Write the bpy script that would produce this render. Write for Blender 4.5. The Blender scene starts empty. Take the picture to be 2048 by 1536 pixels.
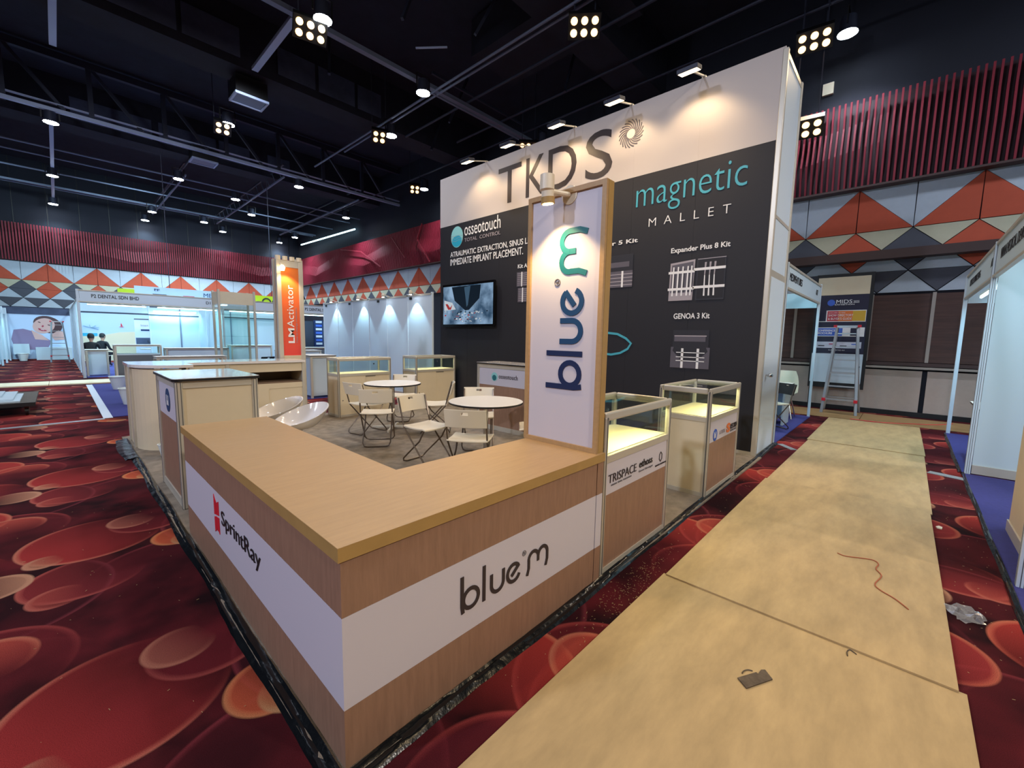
import bpy, bmesh, math, random
from mathutils import Vector, Matrix
random.seed(7)
sc = bpy.context.scene
C = sc.collection
PI = math.pi
# ---------------------------------------------------------------- camera
R = ((.68163659, -.73146395, .01822244), (-.06772843, -.08787325, -.99382652), (.72854953, .67619434, -.10943853))
FPX, CAMZ = 841.6, 1.5
cd = bpy.data.cameras.new('camera'); cam = bpy.data.objects.new('camera', cd); C.objects.link(cam)
m3 = Matrix((R[0], [-c for c in R[1]], [-c for c in R[2]])).transposed()
cam.matrix_world = Matrix.Translation((0, 0, CAMZ)) @ m3.to_4x4()
cd.sensor_fit = 'HORIZONTAL'; cd.sensor_width = 36; cd.lens = FPX / 2048 * 36
cd.clip_start = .02; cd.clip_end = 200
sc.camera = cam
# ---------------------------------------------------------------- world and exposure
w = bpy.data.worlds.new('hall_dark'); sc.world = w; w.use_nodes = True
w.node_tree.nodes['Background'].inputs[0].default_value = (.5, .55, .7, 1)
w.node_tree.nodes['Background'].inputs[1].default_value = .02
sc.view_settings.view_transform = 'Standard'; sc.view_settings.look = 'None'
sc.view_settings.exposure = -0.2; sc.view_settings.gamma = 1; sc.view_settings.use_curve_mapping = False
sc.cycles.max_bounces = 6; sc.cycles.diffuse_bounces = 3; sc.cycles.glossy_bounces = 3
sc.cycles.transparent_max_bounces = 14; sc.cycles.transmission_bounces = 4
sc.cycles.sample_clamp_indirect = 4; sc.cycles.caustics_reflective = False; sc.cycles.caustics_refractive = False
sc.cycles.use_denoising = True
COOL = (.76, .84, 1.0); WARM = (1.0, .74, .44); CYAN = (.36, .80, 1.0)

def light(kind, loc, energy, col, aim=None, size=.1, size_y=None, spot=120, blend=.5, name='lamp_light'):
    l = bpy.data.lights.new(name, kind); l.energy = energy; l.color = col
    if kind == 'SPOT': l.spot_size = math.radians(spot); l.spot_blend = blend; l.shadow_soft_size = size
    elif kind == 'POINT': l.shadow_soft_size = size
    else:
        l.shape = 'RECTANGLE'; l.size = size; l.size_y = size_y or size
    o = bpy.data.objects.new(name, l); C.objects.link(o); o.location = loc
    if aim is not None:
        o.rotation_euler = (Vector(aim) - Vector(loc)).to_track_quat('-Z', 'Y').to_euler()
    return o

# hall grid spots (z about 7.8): x, y
HALL_SPOTS = [(.3, 19.4), (.3, 25.9), (.3, 31.6), (3.8, 22.3), (3.8, 29.4), (6.1, 23.5), (7.4, 25.8), (7.4, 31.5), (6.1, 29.7),
              (7.4, 19.4), (10.9, 22.4), (10.9, 29.5), (6.8, 9.6), (7.5, 12.3), (11.0, 15.5), (3.9, 15.4), (4.0, 9.0), (11.0, 9.1), (11.2, 1.4), (3.8, 31.9), (10.8, 32.0)]
for i, (x, y) in enumerate(HALL_SPOTS):
    e = 460 if y < 17 else 1350
    if (x, y) == (11.2, 1.4): e = 420
    if y > 31: e = 380
    light('SPOT', (x, y, 7.62), e, COOL if y < 17 else (.60, .84, 1.0), (x, y - .2, 0), .12, spot=125, blend=.7, name='hall_or_fill_light')
for x, y, e, ax, ay, az in [(-3.5, 10, 800, -3.5, 10, 0), (-4, 17, 500, -4, 17, 0), (.3, 9.4, 450, .3, 9.4, 0), (3.9, 2.6, 100, 3.9, 2.6, 0), (-8.5, 5, 2500, 1, 4, .2), (-7, 0, 1300, 1, 3, .2), (-1, -7, 1300, 1.5, 1.0, .0), (4, -7.5, 1450, 2.6, .8, .0), (9, -6, 1500, 11.5, .5, 1.5), (-3, 23, 1100, -2, 32.5, 3.0), (3, 24, 1200, 3, 32.5, 3.0), (8.5, 24, 1000, 8, 32.5, 3.2), (-1.5, 12, 1500, 2, 18.7, 2), (3.5, 12.4, 900, 6, 19, 2)]:  # fill spots added without fixtures, brightening upright faces, stall fronts and far walls
    light('SPOT', (x, y, 7.6), e, (.74, .80, 1.0) if x < -5 else (1, .90, .80) if y < -6.5 else (.60, .84, 1.0) if y > 20 else COOL, (ax, ay, az), .3, spot=105, blend=.9, name='hall_or_fill_light')
# warm blinder clusters
MOLE = [(3.9, 9.4, 6), (3.8, 15.6, 4), (7.2, 12.5, 4), (10.8, 9.5, 6), (10.6, 15.6, 4), (7.5, 5.2, 6), (10.9, 1.9, 6), (11.1, .9, 6)]
for x, y, n in MOLE:
    if y < 13: light('SPOT', (x, y, 7.4), 220, WARM, (x * .4 + 1.6, y * .5 + 1, 0), .25, spot=110, blend=.8, name='cluster_or_fill_light')
light('SPOT', (1.0, -2.5, 7.4), 260, WARM, (2.5, 1.0, 0), .3, spot=90, blend=.8, name='cluster_or_fill_light')  # extra warm fill added over the aisle, no lamp cluster hangs here
light('SPOT', (5.2, -3.5, 7.4), 240, WARM, (4.5, .8, 0), .3, spot=80, blend=.8, name='cluster_or_fill_light')  # second added warm fill, also without a fixture
# arm floods on the backdrop
ARM_Y = [6.51, 5.44, 4.37, 3.34, 2.29]
for y in ARM_Y:
    light('SPOT', (5.62, y, 4.80), 27, (1, .70, .38), (6.12, y, 4.05), .05, spot=112, blend=.55, name='arm_light')
    light('SPOT', (5.6, y, 4.76), 95, WARM, (3.4, y - .5, 0), .08, spot=140, blend=.8, name='arm_light')

# ---------------------------------------------------------------- helpers
def s2l(c):
    c = c / 255
    return c / 12.92 if c <= .04045 else ((c + .055) / 1.055) ** 2.4
def rgb(*c): return (s2l(c[0]), s2l(c[1]), s2l(c[2]), 1)
def at(px, py, ax, v):
    d = Vector([R[0][k] * (px - 1024) / FPX + R[1][k] * (py - 768) / FPX + R[2][k] for k in range(3)])
    o = Vector((0, 0, CAMZ)); return o + d * ((v - o[ax]) / d[ax])

M = {}
def mat(name, col, rough=.5, metal=0, var=0, vs=8, stretch=(1, 1, 1), bump=0, bs=60, emit=None, es=0, coat=0):
    m = bpy.data.materials.new(name); m.use_nodes = True; nt = m.node_tree; b = nt.nodes['Principled BSDF']
    b.inputs['Base Color'].default_value = col; b.inputs['Roughness'].default_value = rough; b.inputs['Metallic'].default_value = metal
    if coat: b.inputs['Coat Weight'].default_value = coat; b.inputs['Coat Roughness'].default_value = .08
    if emit: b.inputs['Emission Color'].default_value = emit; b.inputs['Emission Strength'].default_value = es
    if var or bump:
        tc = nt.nodes.new('ShaderNodeTexCoord'); mp = nt.nodes.new('ShaderNodeMapping'); mp.inputs['Scale'].default_value = stretch
        nt.links.new(tc.outputs['Object'], mp.inputs[0])
    if var:
        n = nt.nodes.new('ShaderNodeTexNoise'); n.inputs['Scale'].default_value = vs; n.inputs['Detail'].default_value = 6; n.inputs['Roughness'].default_value = .65
        nt.links.new(mp.outputs[0], n.inputs[0])
        r = nt.nodes.new('ShaderNodeValToRGB'); e = r.color_ramp.elements
        e[0].position = .3; e[1].position = .72
        e[0].color = tuple(c * (1 - var) for c in col[:3]) + (1,); e[1].color = tuple(min(1, c * (1 + var)) for c in col[:3]) + (1,)
        nt.links.new(n.outputs['Fac'], r.inputs[0]); nt.links.new(r.outputs[0], b.inputs['Base Color'])
    if bump:
        n2 = nt.nodes.new('ShaderNodeTexNoise'); n2.inputs['Scale'].default_value = bs; n2.inputs['Detail'].default_value = 4
        nt.links.new(mp.outputs[0], n2.inputs[0]); bp = nt.nodes.new('ShaderNodeBump'); bp.inputs['Strength'].default_value = bump; bp.inputs['Distance'].default_value = .01
        nt.links.new(n2.outputs['Fac'], bp.inputs['Height']); nt.links.new(bp.outputs[0], b.inputs['Normal'])
    M[name] = m; return m

mat('alu', rgb(205, 199, 184), .38, .35); mat('groove', rgb(95, 95, 95), .5, .2)
mat('panel_white', rgb(220, 205, 174), .45, var=.03, vs=3); mat('panel_cool', rgb(206, 220, 230), .5)
mat('maple', rgb(182, 148, 104), .42, var=.07, vs=5, stretch=(1, 9, 9), bump=.02, bs=80)
mat('maple_edge', rgb(176, 142, 84), .45, var=.08, vs=6)
mat('laminate', rgb(152, 118, 96), .5, var=.13, vs=7, stretch=(7, 7, .8), bump=.02)
mat('print_white', rgb(208, 204, 214), .5); mat('print_dark', rgb(38, 38, 46), .5)
mat('header_white', rgb(200, 192, 188), .55); mat('graphic_navy', rgb(24, 24, 32), .62, var=.06, vs=1.2)
mat('ink', rgb(50, 42, 46), .5); mat('ink_black', rgb(22, 20, 24), .5); mat('white_ink', rgb(240, 240, 240), .5)
mat('teal_ink', rgb(70, 170, 190), .5); mat('teal_pale', rgb(150, 215, 215), .5); mat('red_ink', rgb(214, 32, 50), .5); mat('navy_ink', rgb(16, 38, 84), .5)
mat('teal_dark', rgb(20, 110, 120), .5); mat('blue_mid', rgb(18, 66, 110), .5); mat('blue_badge', rgb(40, 90, 190), .5); mat('orange_ink', rgb(232, 120, 50), .5)
mat('magenta_ink', rgb(190, 50, 90), .5); mat('grey_ink', rgb(120, 118, 122), .5); mat('print_grey', rgb(168, 160, 166), .5); mat('print_mid', rgb(92, 88, 98), .5)
mat('plastic_white', rgb(230, 218, 194), .35); mat('gloss_white', rgb(235, 230, 226), .12, coat=.6); mat('tube_metal', rgb(120, 108, 98), .3, .8)
mat('chrome', rgb(210, 210, 210), .15, 1); mat('table_white', rgb(240, 234, 224), .3); mat('black_edge', rgb(26, 24, 26), .4)
mat('black', rgb(18, 18, 20), .5); mat('black_gloss', rgb(14, 14, 16), .15); mat('dark_metal', rgb(54, 58, 74), .5, .3)
mat('ceil_black', rgb(30, 32, 46), .9, var=.3, vs=2); mat('bulk_grey', rgb(66, 74, 98), .8, var=.35, vs=1.5); mat('pipe_grey', rgb(120, 130, 152), .5, .3); mat('batten', rgb(170, 184, 212), .5, .2)
mat('wall_black', rgb(24, 27, 40), .8, var=.15, vs=1); mat('slat_red', rgb(128, 20, 40), .6); mat('slat_back', rgb(40, 12, 20), .6); mat('red_panel', rgb(120, 22, 36), .5)
mat('p_orange', rgb(186, 82, 56), .85, var=.05, vs=6, bump=.05); mat('p_light', rgb(180, 190, 200), .85, var=.04, vs=6, bump=.05)
mat('p_cream', rgb(190, 186, 160), .85, var=.04, vs=6, bump=.05); mat('p_dark', rgb(78, 80, 90), .85, var=.05, vs=6, bump=.05)
mat('beam_brown', rgb(66, 46, 42), .6); mat('wood_dark', rgb(74, 48, 40), .6, var=.3, vs=3, stretch=(1, .6, 9)); mat('wains', rgb(186, 168, 156), .7, var=.04, vs=10)
mat('strip_light', rgb(160, 150, 140), .5); mat('blue_carpet', rgb(50, 52, 118), .95, var=.12, vs=30, bump=.1, bs=300)
mat('ply', rgb(178, 152, 108), .6, var=.2, vs=2.6, stretch=(.8, 2.5, 1), bump=.03); mat('ply_dark', rgb(152, 120, 76), .6, var=.15, vs=3); mat('ply_edge', rgb(150, 120, 80), .7)
mat('plastic_black', rgb(12, 15, 18), .22, bump=.5, bs=18, stretch=(1, .5, 1)); mat('stall_white', rgb(196, 214, 222), .5)
mat('grey_panel', rgb(96, 100, 104), .6); mat('orange_banner', rgb(232, 84, 50), .5); mat('tape', rgb(215, 225, 235), .3, bump=.5, bs=20)
mat('skin', rgb(190, 140, 115), .6); mat('cloth_black', rgb(16, 16, 22), .8); mat('hair', rgb(14, 12, 12), .7)
mat('bucket', rgb(225, 232, 228), .45); mat('cardboard', rgb(190, 155, 110), .8); mat('rust', rgb(96, 84, 72), .6, .5, var=.3, vs=30)
mat('string_red', rgb(170, 90, 60), .8); mat('aluminium', rgb(190, 192, 196), .35, .7); mat('scuff', rgb(165, 125, 85), .8)
mat('poster_navy', rgb(28, 26, 54), .5); mat('poster_red', rgb(200, 60, 70), .5); mat('poster_gold', rgb(215, 170, 50), .5); mat('poster_blue', rgb(60, 100, 200), .5); mat('poster_pale', rgb(206, 208, 222), .5)
mat('brown_inside', rgb(120, 98, 78), .6); mat('shelf_cream', rgb(240, 228, 190), .5)
mat('em_cool', rgb(255, 255, 255), .5, emit=(.82, .92, 1, 1), es=80); mat('em_warm', rgb(255, 240, 200), .5, emit=(1, .56, .22, 1), es=4.5)
mat('em_arm', rgb(255, 240, 200), .5, emit=(1, .72, .38, 1), es=14); mat('em_tube', rgb(255, 255, 255), .5, emit=(.55, .9, 1, 1), es=7)
mat('em_strip', rgb(255, 250, 220), .5, emit=(1, .85, .5, 1), es=5)
mat('lime', rgb(190, 214, 30), .5); mat('sky_print', rgb(190, 214, 240), .5); mat('sand_print', rgb(226, 214, 180), .5); mat('sea_print', rgb(40, 170, 200), .5)
mat('skin_print', rgb(212, 174, 166), .5); mat('mauve_print', rgb(136, 120, 152), .5); mat('hair_print', rgb(80, 56, 60), .5); mat('lips_print', rgb(170, 60, 80), .5)

def nodes_mat(name):
    m = bpy.data.materials.new(name); m.use_nodes = True; M[name] = m; return m, m.node_tree, m.node_tree.nodes['Principled BSDF']
# thin clear glass
m, nt, b = nodes_mat('glass')
tr = nt.nodes.new('ShaderNodeBsdfTransparent'); tr.inputs[0].default_value = (.90, .95, .93, 1)
gl = nt.nodes.new('ShaderNodeBsdfGlossy'); gl.inputs['Roughness'].default_value = .02
lw = nt.nodes.new('ShaderNodeLayerWeight'); lw.inputs[0].default_value = .5; pw_ = nt.nodes.new('ShaderNodeMath'); pw_.operation = 'POWER'; pw_.inputs[1].default_value = 4; nt.links.new(lw.outputs['Facing'], pw_.inputs[0])
fr = nt.nodes.new('ShaderNodeMath'); fr.operation = 'MULTIPLY_ADD'; fr.inputs[1].default_value = .5; fr.inputs[2].default_value = .035; nt.links.new(pw_.outputs[0], fr.inputs[0])
mx = nt.nodes.new('ShaderNodeMixShader'); nt.links.new(fr.outputs[0], mx.inputs[0]); nt.links.new(tr.outputs[0], mx.inputs[1]); nt.links.new(gl.outputs[0], mx.inputs[2])
nt.links.new(mx.outputs[0], nt.nodes['Material Output'].inputs[0])
m, nt, b = nodes_mat('film')
tr = nt.nodes.new('ShaderNodeBsdfTransparent'); df = nt.nodes.new('ShaderNodeBsdfGlossy'); df.inputs['Roughness'].default_value = .15
d2 = nt.nodes.new('ShaderNodeBsdfDiffuse'); a1 = nt.nodes.new('ShaderNodeMixShader'); a1.inputs[0].default_value = .5
nt.links.new(df.outputs[0], a1.inputs[1]); nt.links.new(d2.outputs[0], a1.inputs[2])
mx = nt.nodes.new('ShaderNodeMixShader'); mx.inputs[0].default_value = .4; nt.links.new(tr.outputs[0], mx.inputs[1]); nt.links.new(a1.outputs[0], mx.inputs[2])
nt.links.new(mx.outputs[0], nt.nodes['Material Output'].inputs[0])
# grey speckled booth carpet
m, nt, b = nodes_mat('grey_carpet'); b.inputs['Roughness'].default_value = .95
tc = nt.nodes.new('ShaderNodeTexCoord'); n = nt.nodes.new('ShaderNodeTexNoise'); n.inputs['Scale'].default_value = 260; n.inputs['Detail'].default_value = 3
n3 = nt.nodes.new('ShaderNodeTexNoise'); n3.inputs['Scale'].default_value = 9
nt.links.new(tc.outputs['Object'], n.inputs[0]); nt.links.new(tc.outputs['Object'], n3.inputs[0])
ad = nt.nodes.new('ShaderNodeMath'); ad.operation = 'MULTIPLY_ADD'; ad.inputs[1].default_value = .5; nt.links.new(n3.outputs['Fac'], ad.inputs[0]); nt.links.new(n.outputs['Fac'], ad.inputs[2])
r = nt.nodes.new('ShaderNodeValToRGB'); r.color_ramp.elements[0].position = .45; r.color_ramp.elements[1].position = 1.0
r.color_ramp.elements[0].color = rgb(78, 70, 60); r.color_ramp.elements[1].color = rgb(156, 142, 124)
nt.links.new(ad.outputs[0], r.inputs[0]); nt.links.new(r.outputs[0], b.inputs['Base Color'])
# hall carpet: overlapping discs, tile repeats
m, nt, b = nodes_mat('hall_carpet'); b.inputs['Roughness'].default_value = .95; b.inputs['Specular IOR Level'].default_value = .1
L = nt.links.new; N = nt.nodes.new
geo = N('ShaderNodeNewGeometry')
def math_(op, a, b_=None, c=None, clamp=False):
    n = N('ShaderNodeMath'); n.operation = op; n.use_clamp = clamp
    for i, v in enumerate((a, b_, c)):
        if v is None: continue
        if hasattr(v, 'is_output'): L(v, n.inputs[i])
        else: n.inputs[i].default_value = v
    return n.outputs[0]
sep = N('ShaderNodeSeparateXYZ'); L(geo.outputs['Position'], sep.inputs[0])
PX, PY = sep.outputs[0], sep.outputs[1]
fn = N('ShaderNodeTexNoise'); fn.inputs['Scale'].default_value = 380; fn.inputs['Detail'].default_value = 2; L(geo.outputs['Position'], fn.inputs[0])
wn = N('ShaderNodeTexNoise'); wn.inputs['Scale'].default_value = 2.3; wn.inputs['Detail'].default_value = 3; L(geo.outputs['Position'], wn.inputs[0])
r = N('ShaderNodeValToRGB'); r.color_ramp.elements[0].color = rgb(40, 14, 20); r.color_ramp.elements[1].color = rgb(110, 24, 34); r.color_ramp.elements[0].position = .38; r.color_ramp.elements[1].position = .66
L(wn.outputs['Fac'], r.inputs[0]); col = r.outputs[0]
TP = 1.95
DISCS = [  # cx, cy, r, fill, rim, gradient angle (deg, side that is bright), opacity
    (.95, .10, .52, (70, 20, 30), (150, 50, 60), 200, .7), (1.5, .55, .55, (96, 22, 30), (170, 60, 60), 150, .75),
    (.45, 1.35, .50, (84, 20, 30), (150, 50, 60), 60, .7), (1.62, 1.55, .48, (60, 16, 26), (140, 50, 60), 330, .7),
    (-.42, .85, .40, (120, 28, 36), (176, 66, 62), 90, .75), (.85, .75, .42, (108, 22, 34), (176, 66, 62), 10, .8),
    (.02, 1.60, .29, (150, 40, 44), (205, 100, 84), 200, .9), (-.10, 1.42, .13, (178, 70, 58), (206, 112, 92), 180, .9),
    (.08, .28, .385, (176, 40, 38), (222, 136, 104), 205, .95), (-.16, .05, .10, (196, 128, 96), (214, 150, 118), 200, .95),
    (.42, .42, .26, (120, 26, 36), (186, 80, 70), 250, .85), (.30, .48, .15, (186, 104, 82), (206, 130, 100), 200, .8),
    (.53, -.07, .18, (214, 90, 44), (226, 150, 92), 200, .95), (.58, -.16, .13, (206, 146, 92), (216, 160, 110), 270, .8),
    (.92, 1.75, .26, (166, 44, 44), (214, 116, 84), 300, .9), (1.28, 1.18, .33, (186, 48, 38), (226, 128, 92), 20, .92),
    (1.60, .95, .20, (190, 70, 52), (216, 130, 96), 90, .9), (-.36, 1.78, .17, (200, 140, 108), (216, 160, 124), 0, .9),
    (1.35, .15, .30, (176, 40, 36), (222, 120, 90), 160, .92), (1.12, -.08, .14, (196, 110, 80), (214, 140, 100), 200, .9),
]
for cx, cy, rad, fill, rim, ang, op in DISCS:
    dx = math_('WRAP', math_('SUBTRACT', PX, cx), TP / 2, -TP / 2); dy = math_('WRAP', math_('SUBTRACT', PY, cy), TP / 2, -TP / 2)
    d = math_('SQRT', math_('ADD', math_('MULTIPLY', dx, dx), math_('MULTIPLY', dy, dy)))
    dn = math_('DIVIDE', d, rad)
    a = math.radians(ang)
    g = math_('MULTIPLY_ADD', math_('ADD', math_('MULTIPLY', dx, math.cos(a) / rad), math_('MULTIPLY', dy, math.sin(a) / rad)), .60, .50, clamp=True)
    ins = math_('MULTIPLY', math_('SUBTRACT', 1.0, dn), rad / .012, clamp=True)
    rimv = math_('MULTIPLY', math_('MULTIPLY', math_('SUBTRACT', dn, 1 - .04 / rad), rad / .04, clamp=True), g)
    mc = N('ShaderNodeMix'); mc.data_type = 'RGBA'; L(rimv, mc.inputs[0]); mc.inputs[6].default_value = rgb(*fill); mc.inputs[7].default_value = rgb(*rim)
    f = math_('MULTIPLY', ins, math_('MULTIPLY', math_('ADD', g, rimv), op, clamp=True), clamp=True)
    mm = N('ShaderNodeMix'); mm.data_type = 'RGBA'; L(f, mm.inputs[0]); L(col, mm.inputs[6]); L(mc.outputs[2], mm.inputs[7]); col = mm.outputs[2]
mm = N('ShaderNodeMix'); mm.data_type = 'RGBA'; mm.blend_type = 'MULTIPLY'; mm.inputs[0].default_value = .5
L(col, mm.inputs[6]); rr = N('ShaderNodeValToRGB'); rr.color_ramp.elements[0].position = .35; rr.color_ramp.elements[1].position = .65
rr.color_ramp.elements[0].color = (.35, .35, .35, 1); rr.color_ramp.elements[1].color = (1.5, 1.5, 1.5, 1); L(fn.outputs['Fac'], rr.inputs[0]); L(rr.outputs[0], mm.inputs[7])
hs_ = N('ShaderNodeHueSaturation'); hs_.inputs['Saturation'].default_value = .95; hs_.inputs['Value'].default_value = .66; L(mm.outputs[2], hs_.inputs['Color']); L(hs_.outputs[0], b.inputs['Base Color'])
bp = N('ShaderNodeBump'); bp.inputs['Strength'].default_value = .35; bp.inputs['Distance'].default_value = .004; L(fn.outputs['Fac'], bp.inputs['Height']); L(bp.outputs[0], b.inputs['Normal'])
# orange banner gradient
m, nt, b = nodes_mat('banner_orange'); b.inputs['Roughness'].default_value = .5
tc = nt.nodes.new('ShaderNodeTexCoord'); sp = nt.nodes.new('ShaderNodeSeparateXYZ'); nt.links.new(tc.outputs['Generated'], sp.inputs[0])
r = nt.nodes.new('ShaderNodeValToRGB'); r.color_ramp.elements[0].color = rgb(232, 70, 62); r.color_ramp.elements[1].color = rgb(246, 130, 40)
nt.links.new(sp.outputs[2], r.inputs[0]); nt.links.new(r.outputs[0], b.inputs['Base Color'])
# tv picture
m, nt, b = nodes_mat('tv_picture'); tc = nt.nodes.new('ShaderNodeTexCoord'); n = nt.nodes.new('ShaderNodeTexNoise'); n.inputs['Scale'].default_value = 3; n.inputs['Detail'].default_value = 6
nt.links.new(tc.outputs['Object'], n.inputs[0]); r = nt.nodes.new('ShaderNodeValToRGB'); e = r.color_ramp.elements
e[0].position = .35; e[1].position = .65; e[0].color = rgb(60, 90, 120); e[1].color = rgb(170, 205, 240)
nt.links.new(n.outputs['Fac'], r.inputs[0]); nt.links.new(r.outputs[0], b.inputs['Emission Color']); b.inputs['Emission Strength'].default_value = .75
b.inputs['Base Color'].default_value = (0, 0, 0, 1); b.inputs['Roughness'].default_value = .2
for nm, c in (('tv_dark', (20, 34, 48)), ('tv_white', (225, 235, 245)), ('tv_red', (190, 60, 60)), ('tv_mid', (70, 100, 125))):
    mat(nm, (0, 0, 0, 1), .3, emit=rgb(*c), es=.75)

class MB:
    def __init__(s): s.v = []; s.f = []
    def quadbox(s, P, D):
        n = len(s.v); s.v += [tuple(p) for p in P] + [tuple(Vector(p) + Vector(D)) for p in P]; k = len(P)
        s.f += [tuple(n + i for i in range(k))[::-1], tuple(n + k + i for i in range(k))] + [(n + i, n + (i + 1) % k, n + k + (i + 1) % k, n + k + i) for i in range(k)]
        return s
    def box(s, x0, x1, y0, y1, z0, z1):
        if x0 > x1: x0, x1 = x1, x0
        if y0 > y1: y0, y1 = y1, y0
        return s.quadbox([(x0, y0, z0), (x1, y0, z0), (x1, y1, z0), (x0, y1, z0)], (0, 0, z1 - z0))
    def prism(s, pts, D): return s.quadbox(pts, D)
    def obox(s, c, size, Rm):
        n = len(s.v)
        for dz in (-1, 1):
            for dx, dy in ((-1, -1), (1, -1), (1, 1), (-1, 1)):
                s.v.append(tuple(Vector(c) + Rm @ Vector((dx * size[0] / 2, dy * size[1] / 2, dz * size[2] / 2))))
        s.f += [(n + 3, n + 2, n + 1, n), (n + 4, n + 5, n + 6, n + 7)] + [(n + i, n + (i + 1) % 4, n + 4 + (i + 1) % 4, n + 4 + i) for i in range(4)]
        return s
    def bar(s, p0, p1, w_, h_=None):
        p0, p1 = Vector(p0), Vector(p1); d = p1 - p0; q = d.to_track_quat('Z', 'Y').to_matrix()
        return s.obox((p0 + p1) / 2, (w_, h_ or w_, d.length), q)
    def tube(s, path, r, n=8, caps=True):
        path = [Vector(p) for p in path]; st = len(s.v); prev = None
        for i, p in enumerate(path):
            d = (path[min(i + 1, len(path) - 1)] - path[max(i - 1, 0)]).normalized()
            u = d.orthogonal().normalized() if prev is None else (prev - d * prev.dot(d)).normalized()
            prev = u; v = d.cross(u); rr_ = r[i] if isinstance(r, (list, tuple)) else r
            for k in range(n):
                a = 2 * PI * k / n; s.v.append(tuple(p + (u * math.cos(a) + v * math.sin(a)) * rr_))
        for i in range(len(path) - 1):
            for k in range(n):
                a, b_ = st + i * n + k, st + i * n + (k + 1) % n; s.f.append((a, b_, b_ + n, a + n))
        if caps: s.f += [tuple(st + k for k in range(n))[::-1], tuple(st + (len(path) - 1) * n + k for k in range(n))]
        return s
    def cyl(s, p0, p1, r, n=16, r2=None): return s.tube([p0, p1], [r, r if r2 is None else r2], n)
    def lathe(s, prof, c=(0, 0, 0), n=24):
        st = len(s.v)
        for r_, z in prof:
            for k in range(n):
                a = 2 * PI * k / n; s.v.append((c[0] + r_ * math.cos(a), c[1] + r_ * math.sin(a), c[2] + z))
        for i in range(len(prof) - 1):
            for k in range(n):
                a, b_ = st + i * n + k, st + i * n + (k + 1) % n; s.f.append((a, b_, b_ + n, a + n))
        s.f += [tuple(st + k for k in range(n))[::-1], tuple(st + (len(prof) - 1) * n + k for k in range(n))]
        return s
    def ribbon(s, pts, wd, o, ri, up, nrm, sc_=1, t=.003, closed=False):
        """2-D stroke of width wd mapped on a plane"""
        P = [Vector((a * sc_, b_ * sc_)) for a, b_ in pts]; k = len(P); Lf = []; Rt = []
        for i in range(k):
            if closed: a, c = P[(i - 1) % k], P[(i + 1) % k]
            else: a, c = P[max(i - 1, 0)], P[min(i + 1, k - 1)]
            d = (c - a).normalized(); nn = Vector((-d.y, d.x)) * wd / 2
            Lf.append(P[i] + nn); Rt.append(P[i] - nn)
        o, ri, up, nrm = Vector(o), Vector(ri), Vector(up), Vector(nrm)
        f3 = lambda q: o + ri * q.x + up * q.y
        st = len(s.v)
        for i in range(k):
            a, b_ = f3(Lf[i]), f3(Rt[i]); s.v += [tuple(a), tuple(b_), tuple(a + nrm * t), tuple(b_ + nrm * t)]
        for i in range(k if closed else k - 1):
            a = st + 4 * i; b_ = st + 4 * ((i + 1) % k)
            s.f += [(a + 2, a + 3, b_ + 3, b_ + 2), (a, b_, b_ + 1, a + 1), (a, a + 2, b_ + 2, b_), (a + 1, b_ + 1, b_ + 3, a + 3)]
        if not closed:
            e = st + 4 * (k - 1); s.f += [(st, st + 1, st + 3, st + 2), (e, e + 2, e + 3, e + 1)]
        return s
    def build(s, name, m, parent=None, bevel=0, smooth=False, label=None):
        me = bpy.data.meshes.new(name); me.from_pydata(s.v, [], s.f); me.materials.append(M[m] if isinstance(m, str) else m)
        bm = bmesh.new(); bm.from_mesh(me); bmesh.ops.recalc_face_normals(bm, faces=bm.faces); bm.to_mesh(me); bm.free()
        o = bpy.data.objects.new(name, me); C.objects.link(o)
        if parent: o.parent = parent
        if smooth:
            for p in me.polygons: p.use_smooth = True
            if len(me.polygons): me.set_sharp_from_angle(angle=math.radians(40))
        if bevel:
            bv = o.modifiers.new('bevel', 'BEVEL'); bv.width = bevel; bv.segments = 2; bv.limit_method = 'ANGLE'
        if label: o['label'] = label
        return o
def box(*a): return MB().box(*a)
def thing(name, label, cat, loc=(0, 0, 0), rz=0, group=None):
    o = bpy.data.objects.new(name, None); C.objects.link(o); o.location = loc; o.rotation_euler = (0, 0, rz); o.empty_display_size = .1
    return tag(o, label, cat, group)
def tag(o, label, cat, group=None, kind=None):
    o['label'] = label; o['category'] = cat
    if group: o['group'] = group
    if kind: o['kind'] = kind
    return o
def struct(o): o['kind'] = 'structure'; return o
def dup(root, loc=None, rz=None, label=None, group=None):
    r_ = root.copy(); C.objects.link(r_)
    if loc is not None: r_.location = loc
    if rz is not None: r_.rotation_euler = (0, 0, rz)
    if label: r_['label'] = label
    if group: r_['group'] = group
    for ch in list(root.children):
        c = ch.copy(); C.objects.link(c); c.parent = r_
        for g_ in list(ch.children):
            d_ = g_.copy(); C.objects.link(d_); d_.parent = c
    return r_
def rel(parent):  # offset to put world-space parts under an empty
    return -Vector(parent.location)

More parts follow.
